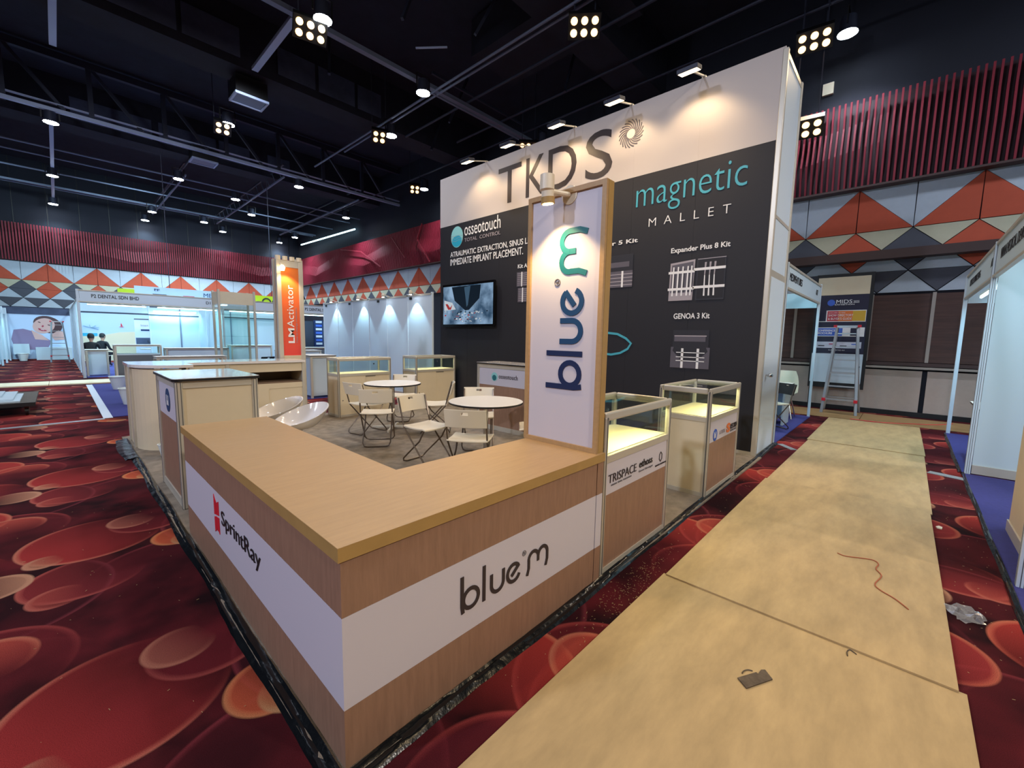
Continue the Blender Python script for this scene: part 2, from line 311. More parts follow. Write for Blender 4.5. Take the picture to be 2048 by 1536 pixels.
TEXTS = []
def text(s_, parent, o, ri, up, W, H, m, bold=0, depth=.003, name='lettering', label=None):
    TEXTS.append((s_, parent, Vector(o), Vector(ri), Vector(up), W, H, m, bold, depth, name, label))
AX = {'x': (0, Vector((0, -1, 0)), Vector((0, 0, 1)), Vector((-1, 0, 0))), 'y': (1, Vector((1, 0, 0)), Vector((0, 0, 1)), Vector((0, -1, 0)))}
def textpx(s_, parent, ax, v, LL, LR, UL, m, bold=0, **k):
    a, ri, up, nrm = AX[ax]; p, q, t = at(*LL, a, v), at(*LR, a, v), at(*UL, a, v)
    text(s_, parent, p + nrm * .001, ri, up, abs((q - p).dot(ri)), abs(t.z - p.z), m, bold, **k)
def flush_texts():
    tmp = []
    cache = {}
    for T in TEXTS:
        key = (T[0], T[8])
        if key in cache: continue
        cu = bpy.data.curves.new('t', 'FONT'); cu.body = T[0]; cu.offset = T[8]; cu.extrude = .5; cu.size = 1; cu.resolution_u = 4
        o = bpy.data.objects.new('t', cu); C.objects.link(o); cache[key] = o
    bpy.context.view_layer.update(); dg = bpy.context.evaluated_depsgraph_get()
    raw = {}
    for key, o in cache.items():
        me = bpy.data.meshes.new_from_object(o.evaluated_get(dg)); vs = [v.co.copy() for v in me.vertices]; fs = [tuple(p.vertices) for p in me.polygons]
        raw[key] = (vs, fs)
    for o in cache.values(): cu = o.data; bpy.data.objects.remove(o); bpy.data.curves.remove(cu)
    for (s_, parent, o, ri, up, W, H, m, bold, depth, name, label) in TEXTS:
        vs, fs = raw[(s_, bold)]
        x0, x1 = min(v.x for v in vs), max(v.x for v in vs); y0, y1 = min(v.y for v in vs), max(v.y for v in vs)
        nrm = ri.cross(up); mb = MB()
        off = rel(parent) if parent else Vector()
        mb.v = [tuple(o + off + ri * ((v.x - x0) / (x1 - x0) * W) + up * ((v.y - y0) / (y1 - y0) * H) + nrm * (v.z + .5) * depth) for v in vs]; mb.f = fs
        if isinstance(name, tuple):
            t = name[1]; Ri = Matrix.Rotation(-t.rotation_euler.z, 3, 'Z'); mb.v = [tuple(Ri @ (Vector(v) - Vector(t.location))) for v in mb.v]
            mb.build('lettering', m, t, label=label); continue
        mb.build(name, m, parent, label=label)

def arc(cx, cy, r_, a0, a1, n=14): return [(cx + r_ * math.cos(math.radians(a0 + (a1 - a0) * i / n)), cy + r_ * math.sin(math.radians(a0 + (a1 - a0) * i / n))) for i in range(n + 1)]
def bluem(parent, o, ri, up, x, mats, wd=.2):
    """lowercase word with a raised last letter; unit = x-height"""
    ri, up = Vector(ri), Vector(up); n = ri.cross(up); off = rel(parent); o = Vector(o) + off + n * .001
    t = .004 if x > .12 else .003; W = wd * x
    def b_(mt): return MB(), mt
    def rb(paths, mt):
        mb = MB()
        for ip, p in enumerate(paths):
            cl = p[0] == 'c'; q = p[1:] if cl else p
            mb.ribbon(q, W, o, ri, up, n, x, t + ip * .0006, cl)
        mb.build('lettering', mt, parent)
    rb([['c'] + arc(.6, .5, .42, 0, 348, 22), [(.16, -.02), (.11, .3), (.11, 1.6)]], mats[0])
    rb([[(1.35, -.02), (1.35, 1.6)]], mats[0])
    rb([[(1.8, 1.0)] + arc(2.18, .46, .38, 180, 360) + [(2.56, 1.0)]], mats[1])
    rb([arc(3.25, .5, .42, 38, 338, 22), [(3.10, .38), (3.62, .80)]], mats[2])
    MB().ribbon(arc(3.98, 1.18, .12, 0, 348, 16), .025 * x, o, ri, up, n, x, t, True).build('registered_ring', 'grey_ink', parent)
    text('R', parent, Vector(o) - off + ri * 3.94 * x + up * 1.12 * x, ri, up, .09 * x, .12 * x, 'grey_ink', depth=t)
    rb([[(4.22, -.08), (4.33, .25), (4.33, .62)] + arc(4.68, .66, .36, 180, 0) + [(5.04, .40)], arc(5.40, .66, .36, 180, 0) + [(5.76, .62), (5.76, .25), (5.65, -.08)]], mats[3])

# ================================================================ SETTING
CEIL = 9.8
XW, YW = 12.2, 32.5
struct(box(-16, XW + .4, -9, YW + .4, -.1, 0).build('floor', 'hall_carpet'))
ceiling = struct(box(-16, XW + .4, -9, YW + .4, CEIL, CEIL + .1).build('ceiling', 'ceil_black'))
wall_far = struct(box(XW, XW + .3, -9, YW, 0, CEIL).build('wall_far', 'wall_black'))
wall_left = struct(box(-16, XW, YW, YW + .3, 0, CEIL).build('wall_left', 'wall_black'))
struct(box(-16.3, -16, -9, YW, 0, CEIL).build('wall_back', 'wall_black'))
struct(box(-16, XW, -9.3, -9, 0, CEIL).build('wall_right', 'wall_black'))

# acoustic panels: rows of triangles, period 1.84 m. wall frame: u along the wall, z up, outwards depth
def wall_panels(parent, axis, phase, u0, u1, period):
    P = period; h = P / 2; TOP, B1, B2, B3, B4 = 4.82, 3.92, 3.5, 3.05, 2.6
    wallv = XW if axis == 'x' else YW
    def tri(pts, m, d=.05, g=.008):
        c = sum(p[0] for p in pts) / len(pts), sum(p[1] for p in pts) / len(pts)
        q = []
        for a, z in pts:
            v = Vector((a - c[0], z - c[1])); v *= max(0, 1 - g * 1.6 / max(.05, v.length)); q.append((c[0] + v.x, c[1] + v.y))
        if axis == 'x': MB().prism([(wallv, a, z) for a, z in q], (-d, 0, 0)).build('acoustic_panel', m, parent)
        else: MB().prism([(a, wallv, z) for a, z in q], (0, -d, 0)).build('acoustic_panel', m, parent)
    k = math.floor((u0 - phase) / P)
    while phase + k * P < u1 + P:
        c = phase + k * P
        if c > u1: break
        tri([(c, TOP), (c - h, B1), (c, B1)], 'p_orange'); tri([(c, TOP), (c, B1), (c + h, B1)], 'p_orange')
        j = c + h
        tri([(j, B1), (j - h, TOP), (j, TOP)], 'p_light', .04); tri([(j, B1), (j, TOP), (j + h, TOP)], 'p_light', .04)
        q = h / 2
        low = axis == 'y' or c < 4
        for cc, m in ((c, 'p_orange'), (j, 'p_dark')):
            tri([(cc, B1), (cc - q, B2), (cc + q, B2)], m)
            if low: tri([(cc, B3), (cc - q, B2), (cc + q, B2)], m)
        for cc in (c + q, c + 3 * q):
            tri([(cc - q, B1), (cc + q, B1), (cc, B2)], 'p_cream', .04)
            if low: 
                tri([(cc - q, B3), (cc + q, B3), (cc, B2)], 'p_light', .04)
                tri([(cc - q, B3), (cc + q, B3), (cc, B4)], 'p_dark')
                tri([(cc, B4), (cc + h, B4), (cc + q, B3)], 'p_light', .04)
        k += 1
wall_panels(wall_far, 'x', 1.02, -3, 32, 1.84)
wall_panels(wall_left, 'y', -.12, -9, 11.5, 1.815)
# slats
def kink(u, z0, z1):
    """depth profile of one slat: facets that lean in and out along the wall"""
    t = abs(((u / 3.2) % 2) - 1)
    za = z0 + .45 + .5 * t; zb = z1 - .75 + .45 * t
    return [(z0, .16), (za, .34 - .12 * t), (zb, .14 + .1 * t), (z1, .26)]
def slat(mb, axis, u, v, wd, z0, z1):
    pr = kink(u, z0, z1)
    for (za, da), (zb, db) in zip(pr[:-1], pr[1:]):
        if axis == 'x': mb.prism([(v - da, u, za), (v - da, u + wd, za), (v - da + .05, u + wd, za), (v - da + .05, u, za)], (-(db - da), 0, zb - za))
        else: mb.prism([(u, v - da, za), (u + wd, v - da, za), (u + wd, v - da + .05, za), (u, v - da + .05, za)], (0, -(db - da), zb - za))
    return mb
S0, S1 = 4.86, 6.65
box(XW - .06, XW, -9, YW, S0 - .03, S1).build('slat_backing', 'slat_back', wall_far)
box(-16, XW, YW - .06, YW, S0 - .03, S1).build('slat_backing', 'slat_back', wall_left)
box(XW - .3, XW - .02, -9, YW, S0 - .05, S0 - .01).build('slat_ledge', 'beam_brown', wall_far)
u = -3.0
while u < 4.4:
    slat(MB(), 'x', u, XW, .034, S0, S1).build('red_slat', 'slat_red', wall_far); u += .102
mb = MB()
while u < 32.3: slat(mb, 'x', u, XW, .05, S0, S1); u += .102
o = mb.build('red_slats', 'slat_red', wall_far); o['kind'] = 'stuff'
mb = MB(); u = -8
while u < XW - .4: slat(mb, 'y', u, YW, .05, S0, S1); u += .102
o = mb.build('red_slats', 'slat_red', wall_left); o['kind'] = 'stuff'
# faceted ribs over the far part of the red wall
for z_ in (S0 + .3,):
    for a, b_ in (((16.2, S0), (17.2, 6.0)), ((17.2, 6.0), (16.8, S1)), ((18.2, S0 + .4), (19.4, 6.4)), ((20.5, S0 + .2), (22.6, 6.1)), ((22.6, 6.1), (25, 6.5))):
        MB().bar((XW - .4, a[0], a[1]), (XW - .4, b_[0], b_[1]), .05).build('facet_rib', 'red_panel', wall_far)
# black upper wall panel joints
for k in range(18):
    x = -8 + k * 1.15
    box(x, x + .03, YW - .02, YW, S1, CEIL).build('wall_joint', 'black', wall_left)
# lower far wall: brown beam, dark timber panels, light strips, rail, wainscot
box(XW - .35, XW, -9, 5, 3.28, 3.46).build('brown_beam', 'beam_brown', wall_far)
ys = [-6.0, -4.7, -3.2, -1.75, -.34, .62, 2.0, 3.4, 4.9]
for a, b_ in zip(ys[:-1], ys[1:]):
    box(XW - .05, XW, a + .03, b_ - .03, 1.14, 2.55).build('timber_panel', 'wood_dark', wall_far)
    box(XW - .07, XW, b_ - .028, b_ + .028, 1.14, 2.57).build('light_strip', 'strip_light', wall_far)
box(XW - .12, XW, -9, 5, 1.06, 1.13).build('dado_rail', 'beam_brown', wall_far)
box(XW - .16, XW, -9, 5, 1.00, 1.045).build('chair_rail', 'strip_light', wall_far)
for a, b_ in zip([-6.1, -4.45, -2.8, -1.18, -.34 + .04, 1.3, 2.95], [-4.5, -2.85, -1.23, -.38, 1.25, 2.9, 4.5]):
    if a == -.30: a = -.38 + .08
    box(XW - .08, XW, a, b_, .1, .96).build('wainscot_panel', 'wains', wall_far)
struct(box(XW - .1, XW - .001, -9, 5, 0, .1).build('baseboard_far', 'black'))
# lower left wall below the pattern
box(-9, XW, YW - .1, YW, 2.35, 2.58).build('brown_beam', 'bulk_grey', wall_left)
box(-9, XW, YW - .05, YW, 1.0, 2.3).build('timber_panel', 'wood_dark', wall_left)

# ---- ceiling works
def cp(n, m, mb, lab=None): return mb.build(n, m, ceiling, label=lab)
for y0 in (13.25, 21.2, 5.6, -2): cp('ceiling_bulkhead', 'ceil_black', box(-12, XW, y0, y0 + .9, 8.35, CEIL))
for y0, xs in ((13.22, [(-.5, .9), (1.0, 2.4), (2.5, 3.7), (4.6, 5.6), (5.7, 6.8), (6.9, 7.7)]), (21.17, [(-3, -.6), (.8, 2.9), (3.1, 4.9), (5.0, 6.1), (6.8, 7.7)])):
    for a, b_ in xs: cp('duct_panel', 'bulk_grey', box(a, b_, y0 - .02, y0, 8.55, 9.25))
for y0 in (19.3,):
    cp('ceiling_channel', 'batten', box(-9, XW, y0 - .06, y0 + .06, 7.98, 8.08)); cp('ceiling_channel', 'batten', box(-9, XW, y0 - .05, y0 + .05, 8.2, 8.23))
    cp('top_chord', 'dark_metal', box(-9, XW, y0 - .08, y0 + .08, 9.5, 9.7))
    for k in range(10):
        x = -6 + k * 1.8
        cp('truss_post', 'dark_metal', MB().bar((x, y0, 8.1), (x, y0, 9.6), .12)); cp('truss_brace', 'dark_metal', MB().bar((x + .1, y0, 9.5), (x + 1.2, y0, 8.1), .09))
cp('ceiling_channel', 'pipe_grey', box(-9, XW, 9.72, 9.86, 8.0, 8.1)); cp('ceiling_channel', 'pipe_grey', box(-9, XW, 29.4, 29.52, 8.0, 8.08))
cp('ceiling_channel', 'batten', box(3.74, 3.88, 9.9, 12.5, 8.0, 8.08)); cp('ceiling_channel', 'batten', box(.32, .44, 12.9, 15, 8.0, 8.08)); cp('ceiling_channel', 'batten', box(.27, .37, 19.4, 32, 7.98, 8.06))
for (x, y0, y1) in ((7.3, 3.5, 17.5), (7.45, 3.5, 15.3)): cp('lighting_pipe', 'pipe_grey', MB().cyl((x, y0, 8.0), (x, y1, 8.0), .03, 8))
for x, y0, y1 in ((8.5, 3, 13), (9.9, 2, 12), (10.9, 0, 32), (4, 19.5, 32)): cp('lighting_pipe', 'dark_metal', MB().cyl((x, y0, 8.2), (x, y1, 8.2), .035, 8))
for y in (23.4, 24.6, 26.9, 29.9): cp('lighting_pipe', 'pipe_grey', MB().cyl((-9, y, 8.05), (XW, y, 8.05), .035, 8))
for x0, y0, x1, y1 in ((4.1, 22.6, 4.1, 31.5), (6.9, 19.6, 7.0, 31), (10.4, 20, 10.5, 31), (7.3, 9.9, 10.9, 9.9)):
    cp('truss_rail', 'pipe_grey', MB().bar((x0, y0, 8.0), (x1, y1, 8.0), .06)); cp('truss_rail', 'dark_metal', MB().bar((x0, y0, 8.5), (x1, y1, 8.5), .06))
for k in range(16):
    y = 20 + k * .75; cp('truss_web', 'pipe_grey', MB().bar((6.95, y, 8.0), (6.95, y + .4, 8.5), .025))
for (x, y, a) in ((5.3, 8.2, .5), (6.6, 7.4, -.4), (8.6, 10.8, .2), (9.6, 7.2, .3), (5.1, 11.2, 1.1), (9.4, 12.8, .4)):
    cp('hanging_brace', 'dark_metal', MB().bar((x, y, 8.0), (x + math.cos(a) * .9, y + math.sin(a) * .9, 9.7), .06))
cp('ceiling_duct', 'bulk_grey', MB().box(5.0, 5.6, 6.5, 8.8, 8.9, 9.5)); cp('ceiling_duct', 'ceil_black', MB().box(7.9, 9.5, 5, 9, 8.8, 9.7))
MB().bar((11.7, 30.6, 7.5), (12.0, 23.6, 7.5), .06).build('ceiling_light_slot', 'em_tube', ceiling)
MB().bar((6.35, 8.05, 7.9), (5.9, 8.6, 7.9), .03).build('ceiling_channel', 'batten', ceiling)
# hanging air terminals
for (x, y, lab) in ((4.0, 13.7, 'pale framed rectangular ceiling unit hanging under the nearer black bulkhead'), (4.15, 19.75, 'small pale framed ceiling unit hanging behind the long light channel')):
    t = thing('ceiling_unit', lab, 'ceiling unit', (x, y, 7.75))
    box(-.38, .38, -.3, .3, .06, .5).build('housing', 'black', t)
    m_ = MB(); m_.box(-.4, .4, -.32, -.27, 0, .06); m_.box(-.4, .4, .27, .32, 0, .06); m_.box(-.4, -.35, -.27, .27, 0, .06); m_.box(.35, .4, -.27, .27, 0, .06); m_.build('frame', 'batten', t)
    box(-.34, .34, -.26, .26, .02, .05).build('grille', 'pipe_grey', t)

# ---- hall spotlights
rows = sorted(set(y for x, y in HALL_SPOTS)); ordw = ['first', 'second', 'third', 'fourth', 'fifth', 'sixth', 'seventh', 'eighth', 'ninth', 'tenth', 'eleventh', 'twelfth', 'thirteenth', 'fourteenth', 'fifteenth', 'sixteenth', 'seventeenth']
spot0 = None
colw = {0: 'over the left aisle', 3: 'over the channel right of the left aisle', 4: 'over the channel right of the left aisle', 6: 'in the middle of the ceiling grid', 7: 'along the centre lighting pipe', 10: 'near the far red wall', 11: 'near the far red wall'}
def make_spot():
    t = thing('hall_spotlight', 'x', 'spotlight', group='white spotlights of the ceiling grid')
    MB().lathe([(.05, .34), (.13, .3), (.15, .02), (.17, 0), (.16, .02)], n=14).build('housing', 'dark_metal', t, smooth=True)
    MB().lathe([(.17, -.01), (.17, .0)], n=14).build('lens', 'em_cool', t)
    m_ = MB(); m_.bar((-.19, 0, .1), (-.19, 0, .42), .03, .015); m_.bar((.19, 0, .1), (.19, 0, .42), .03, .015); m_.bar((-.2, 0, .42), (.2, 0, .42), .03, .015); m_.build('yoke', 'black', t)
    return t
byc = {}
for x, y in sorted(HALL_SPOTS, key=lambda p: (colw[int(p[0])], p[1])):
    cw = colw[int(x)]; n = byc.get(cw, 0); byc[cw] = n + 1
    lab = f'white round spotlight {cw}, {ordw[n]} from the camera'
    if spot0 is None: spot0 = make_spot(); t = spot0; t['label'] = lab
    else: t = dup(spot0, label=lab)
    t.location = (x, y, 7.68)
ml = {(3.9, 9.4): 'warm six-lamp blinder cluster at the junction of the light channels, top of picture', (3.8, 15.6): 'warm lamp cluster beside the hanging ceiling unit', (7.2, 12.5): 'warm lamp cluster on the centre lighting pipe',
      (10.8, 9.5): 'warm lamp cluster just above the left half of the lit backdrop', (10.6, 15.6): 'small warm lamp cluster left of the backdrop top', (7.5, 5.2): 'warm six-lamp cluster at the top centre of the picture',
      (10.9, 1.9): 'warm six-lamp cluster left of the white spotlight, top right', (11.1, .9): 'warm lamp cluster behind the right end of the backdrop'}
for (x, y, n) in MOLE:
    z = 7.5 if y != .9 else 5.9
    if y == .9: x, y = 11.1, 1.95
    t = thing('lamp_cluster', ml[(x, y)] if (x, y) in ml else ml[(11.1, .9)], 'stage light', (x, y, z), math.atan2(x - 1.5, -(y - .5)), 'warm lamp clusters on the ceiling grid')
    Rx = Matrix.Rotation(math.radians(38), 3, 'X')
    MB().obox((0, .08, .1), (.62 if n == 6 else .44, .42, .14), Rx).build('housing', 'black', t)
    for i in range(n // 2):
        for j in range(2):
            px = (i - (n / 2 - 1) / 2) * .2; c = Rx @ Vector((px, (j - .5) * .19, -.075)) + Vector((0, .08, .1)); d = Rx @ Vector((0, 0, -1))
            MB().cyl(c - d * .02, c + d * .012, .066, 12).build('lamp', 'em_warm', t)
    MB().bar((-.2, .1, .15), (-.2, .1, CEIL - z), .02).bar((.2, .1, .15), (.2, .1, CEIL - z), .02).build('hanging_bracket', 'dark_metal', t)

# ================================================================ BOOTH
BX0, BX1, BY0, BY1 = .52, 7.1, 1.24, 7.95
o = box(BX0, 6.12, BY0, BY1, 0, .015).build('booth_carpet', 'grey_carpet'); tag(o, 'grey speckled carpet laid under the exhibition booth', 'carpet')
# crinkled black plastic along the two open edges
def crinkle(p0, p1, wd, side, hgt, m, seed, step=.05):
    rnd = random.Random(seed); p0, p1 = Vector(p0), Vector(p1); L_ = (p1 - p0).length; d = (p1 - p0).normalized(); n = Vector((-d.y, d.x, 0)) * side
    mb = MB(); k = int(L_ / step); cols = 6
    for i in range(k + 1):
        w_ = wd * (1 + .12 * math.sin(i * .23 + seed) + .06 * rnd.random())
        for j in range(cols):
            t = j / (cols - 1); z = hgt * (1 - t) ** .6 + rnd.uniform(0, .004) + .002 + .004 * math.sin(i * .21 + j * 2)
            if j == cols - 1: z = .001
            p = p0 + d * (L_ * i / k) + n * (w_ * t); mb.v.append((p.x, p.y, max(.001, z)))
    for i in range(k):
        for j in range(cols - 1):
            a = i * cols + j; mb.f.append((a, a + 1, a + cols + 1, a + cols))
    return mb
o = crinkle((.56, 1.24, 0), (.56, 7.75, 0), .06, 1, .02, 'p', 3).build('plastic_skirt', 'plastic_black', smooth=True); tag(o, 'crinkled black plastic sheet along the left edge of the booth floor', 'plastic sheet')
o = crinkle((.50, 1.262, 0), (7.2, 1.315, 0), .055, -1, .02, 'p', 8).build('plastic_skirt', 'plastic_black', smooth=True); tag(o, 'crinkled black plastic strip along the aisle edge of the booth', 'plastic sheet')
o = crinkle((.55, 6.5, 0), (.55, 7.75, 0), .12, 1, .02, 'p', 5).build('plastic_skirt', 'plastic_black', smooth=True); tag(o, 'loose end of black plastic beside the rounded cabinet', 'plastic sheet')

# ---- L-shaped counter
ct = thing('counter', 'L-shaped front counter with maple top, timber-look sides and white band', 'counter', (.57, 1.27, 0))
O = rel(ct)
def addbox(parent, name, m, x0, x1, y0, y1, z0, z1, **k):
    f = rel(parent); return box(x0 + f.x, x1 + f.x, y0 + f.y, y1 + f.y, z0 + f.z, z1 + f.z).build(name, m, parent, **k)
Zt0, Zt1 = .773, .822
def Lp(x0, y0, x1, x2, y1, y2, z): return [(x0 + O.x, y0 + O.y, z), (x2 + O.x, y0 + O.y, z), (x2 + O.x, y1 + O.y, z), (x1 + O.x, y1 + O.y, z), (x1 + O.x, y2 + O.y, z), (x0 + O.x, y2 + O.y, z)]
MB().prism(Lp(.56, 1.262, 1.125, 2.195, 1.835, 3.78, Zt0), (0, 0, Zt1 - Zt0)).build('edge_band', 'maple_edge', ct)
MB().prism(Lp(.5605, 1.2625, 1.1245, 2.1945, 1.8345, 3.7795, Zt1), (0, 0, .0012)).build('worktop', 'maple', ct)
MB().prism(Lp(.585, 1.287, 1.10, 2.19, 1.81, 3.75, .015), (0, 0, Zt0 - .015)).build('carcass', 'panel_white', ct)
for (z0, z1, m, nm) in ((.018, .238, 'laminate', 'lower_panel'), (.239, .572, 'print_white', 'graphic_band'), (.573, .7725, 'laminate', 'upper_panel')):
    addbox(ct, nm, m, .572, .586, 1.2865, 3.76, z0, z1)
    addbox(ct, nm, m, .572, 2.125, 1.273, 1.2865, z0, z1)
    addbox(ct, nm, m, 2.131, 2.195, 1.271, 1.287, z0, z1)
bluem(ct, (1.074, 1.273, .337), (1, 0, 0), (0, 0, 1), .102, ['ink'] * 4, .17)
textpx('SprintRay', ct, 'x', .572, (445, 1057), (524, 1165), (445, 1022), 'ink_black', bold=-.004)
# red ribbon emblem
fo = at(431, 1045, 0, .572) + O; u_ = Vector((0, -1, 0)); z_ = Vector((0, 0, 1)); w_ = .115; h_ = .22
def flat(parent, o, ri, up, pts, m, name='emblem', t=.003):
    n = ri.cross(up); return MB().prism([tuple(o + ri * a + up * b_ + n * .0005) for a, b_ in pts], tuple(n * t)).build(name, m, parent)
fo = fo + Vector((0, 0, -.055))
flat(ct, fo, u_, z_, [(0, .11), (.045, .12), (.045, .20), (.02, .215), (.0, .235)], 'red_ink'); flat(ct, fo, u_, z_, [(0, 0), (.045, .03), (.045, .108), (0, .095)], 'red_ink')
flat(ct, fo, u_, z_, [(.055, .12), (.105, .13), (.105, .215), (.055, .195)], 'red_ink'); flat(ct, fo, u_, z_, [(.055, .02), (.08, .03), (.105, .015), (.105, .115), (.055, .108)], 'red_ink')

# ---- sign tower on the counter
tw = thing('sign_tower', 'tall maple-framed sign board standing on the right end of the counter', 'sign', (2.16, 1.56, Zt1 + .0015))
f = rel(tw)
X0, X1, Y0, Y1, Z0, Z1 = 2.135, 2.20, 1.282, 1.852, Zt1 + .0015, 2.385
box(X0 + f.x + .006, X1 + f.x, Y0 + f.y, Y1 + f.y, 0, Z1 + f.z).build('case', 'maple_edge', tw)
m_ = MB(); fr_ = .028
for a in ((Y0, Y0 + fr_, Z0, Z1), (Y1 - fr_, Y1, Z0, Z1), (Y0 + fr_, Y1 - fr_, Z0, Z0 + fr_), (Y0 + fr_, Y1 - fr_, Z1 - fr_, Z1)):
    m_.box(X0 + f.x - .014, X0 + f.x + .008, a[0] + f.y, a[1] + f.y, a[2] + f.z, a[3] + f.z)
m_.build('frame', 'maple', tw)
box(X0 + f.x, X0 + f.x + .006, Y0 + fr_ + f.y, Y1 - fr_ + f.y, fr_, Z1 - fr_ + f.z).build('sign_face', 'print_white', tw)
bluem(tw, (X0, 1.415, 1.184), (0, 0, 1), (0, 1, 0), .166, ['navy_ink', 'blue_mid', 'blue_mid', 'teal_dark'], .2)
# wall spot on its top edge
sp = thing('sign_spotlight', 'white cylinder spotlight fixed to the top of the tall sign board', 'spotlight', (2.10, 1.56, 2.33))
MB().cyl((.03, -.02, .02), (.05, -.02, .02), .055, 20).build('wall_plate', 'plastic_white', sp, smooth=True)
MB().cyl((.03, -.02, .02), (-.10, .03, .02), .015, 10).build('arm', 'plastic_white', sp)
MB().tube([(-.12, .03, .10), (-.12, .03, .02), (-.115, .03, .015), (-.112, .03, -.02)], [.042, .042, .036, .036], 20).build('housing', 'plastic_white', sp, smooth=True)
MB().cyl((-.112, .03, -.02), (-.108, .03, -.055), .04, 20).build('collar', 'maple_edge', sp, smooth=True)
MB().cyl((-.108, .03, -.0552), (-.1075, .03, -.058), .032, 16).build('lens', 'em_arm', sp)
light('SPOT', (1.99, 1.59, 2.262), 10, (1, .66, .27), (2.12, 1.57, 1.6), .018, spot=98, blend=.25, name='sign_light')
light('SPOT', (1.97, 1.59, 2.25), 24, (1, .70, .34), (1.9, 1.57, .8), .03, spot=120, blend=.6, name='sign_light')

# ---- system showcases
def octa_post(mb, x, y, z0, z1, s_=.04): mb.box(x - s_ / 2, x + s_ / 2, y - s_ / 2, y + s_ / 2, z0, z1)
def showcase(label, x0, y0, W, D, H=1.05, zs=.78, lamp=True, band=None, front='panel_white', doors=False, facing=0, side='panel_white', lt=4, cat='showcase', group='aluminium and glass showcases of the booth'):
    t = thing('glass_showcase', label, cat, (x0, y0, .015), facing, group)
    H -= .015; zs -= .015; s_ = .036
    for cx, cy in ((0, 0), (W, 0), (W, D), (0, D)):
        sx = s_ / 2 if cx == 0 else -s_ / 2; sy = s_ / 2 if cy == 0 else -s_ / 2
        p = MB(); octa_post(p, cx + sx, cy + sy, 0, H - .03, s_); po = p.build('post', 'alu', t, bevel=.006)
        g_ = MB(); yy = cy + sy - s_ / 2 - .0005 if cy == 0 else cy + sy + s_ / 2 + .0005; xx = cx + sx - s_ / 2 - .0005 if cx == 0 else cx + sx + s_ / 2 + .0005
        g_.box(cx + sx - .005, cx + sx + .005, yy - .0004, yy + .0004, 0, H - .03); g_.box(xx - .0004, xx + .0004, cy + sy - .005, cy + sy + .005, 0, H - .03); g_.build('groove', 'groove', po)
    for z0, z1, nm in ((0, .04, 'bottom_rail'), (zs - .05, zs - .005, 'middle_rail'), (H - .055, H, 'top_rail')):
        k = 0 if nm != 'top_rail' else -.004; e = s_ if nm != 'top_rail' else 0
        MB().box(e, W - e, .004 + k, .03, z0, z1).build(nm, 'alu', t, bevel=.01 if nm == 'top_rail' else 0)
        MB().box(e, W - e, D - .03, D - .004 - k, z0, z1).build(nm, 'alu', t, bevel=.01 if nm == 'top_rail' else 0)
        MB().box(.004 + k, .03, s_, D - s_, z0, z1).build(nm, 'alu', t, bevel=.01 if nm == 'top_rail' else 0)
        MB().box(W - .03, W - .004 - k, s_, D - s_, z0, z1).build(nm, 'alu', t, bevel=.01 if nm == 'top_rail' else 0)
    MB().box(.03, W - .03, .03, D - .03, zs - .025, zs).build('display_shelf', 'shelf_cream', t)
    ga = [('glass_pane', (s_, W - s_, .015, .019, zs, H - .05)), ('glass_pane', (s_, W - s_, D - .019, D - .015, zs, H - .05)), ('glass_pane', (.015, .019, s_, D - s_, zs, H - .05)), ('glass_pane', (W - .019, W - .015, s_, D - s_, zs, H - .05)), ('glass_top', (.03, W - .03, .03, D - .03, H - .02, H - .014))]
    for nm, b_ in ga: box(*b_).build(nm, 'glass', t)
    MB().cyl((W - .12, D - .02, zs + .13), (W - .12, D - .005, zs + .13), .014, 10).build('glass_lock', 'chrome', t)
    # body panels
    zb = zs - .05
    if band:
        box(s_, W - s_, .012, .024, .04, band).build('front_panel', 'laminate', t); box(s_, W - s_, .011, .024, band + .001, zb).build('graphic_band', 'print_white', t)
    elif doors:
        box(s_, W / 2 - .002, .012, .024, .04, zb).build('sliding_door', front, t); box(W / 2 + .002, W - s_, .017, .029, .04, zb).build('sliding_door', front, t)
        box(W / 2, W / 2 + .2, .008, .012, zb - .02, zb - .01).build('door_groove', 'groove', t)
        MB().cyl((.08, 0, .3), (.08, .012, .3), .01, 10).build('lock', 'chrome', t)
    else: box(s_, W - s_, .012, .024, .04, zb).build('front_panel', front, t)
    box(s_, W - s_, D - .024, D - .012, .04, zb).build('back_panel', side, t)
    box(.012, .024, s_, D - s_, .04, zb).build('side_panel', side, t); box(W - .024, W - .012, s_, D - s_, .04, zb).build('side_panel', side, t)
    if lamp:
        MB().box(.05, W - .05, .028, .04, H - .052, H - .042).build('light_strip', 'em_strip', t)
        Rz = Matrix.Rotation(facing, 3, 'Z'); p = Vector((x0, y0, .015)) + Rz @ Vector((W / 2, .06, H - .065)); q = Vector((x0, y0, .015)) + Rz @ Vector((W / 2, D / 2 + .06, 0))
        l_ = light('AREA', p, lt, (1, .84, .42), q, W - .15, .03, name='showcase_light'); l_.rotation_euler.z = facing if abs(facing) < .01 else l_.rotation_euler.z
    return t
s1 = showcase('glass-topped showcase butting against the counter, front band with three logos', 2.215, 1.275, .975, .5, 1.06, .79, band=.515, lt=7)
s2 = showcase('glass-topped showcase standing alone near the tall backdrop on the aisle side', 4.10, 1.275, .96, .5, 1.06, .79, band=.515, lt=7)
textpx('TRISPACE', s1, 'y', 1.285, (1216, 968), (1272, 940), (1216, 951), 'ink', bold=-.01)
textpx('SURGICAL  DENTAL  CORPORATION', s1, 'y', 1.285, (1222, 972), (1262, 953), (1222, 969), 'grey_ink')
textpx('ethoss', s1, 'y', 1.285, (1278, 936), (1304, 925), (1278, 922), 'ink_black', bold=.005)
textpx('Grow Stronger', s1, 'y', 1.285, (1277, 946), (1305, 935), (1277, 941), 'grey_ink')
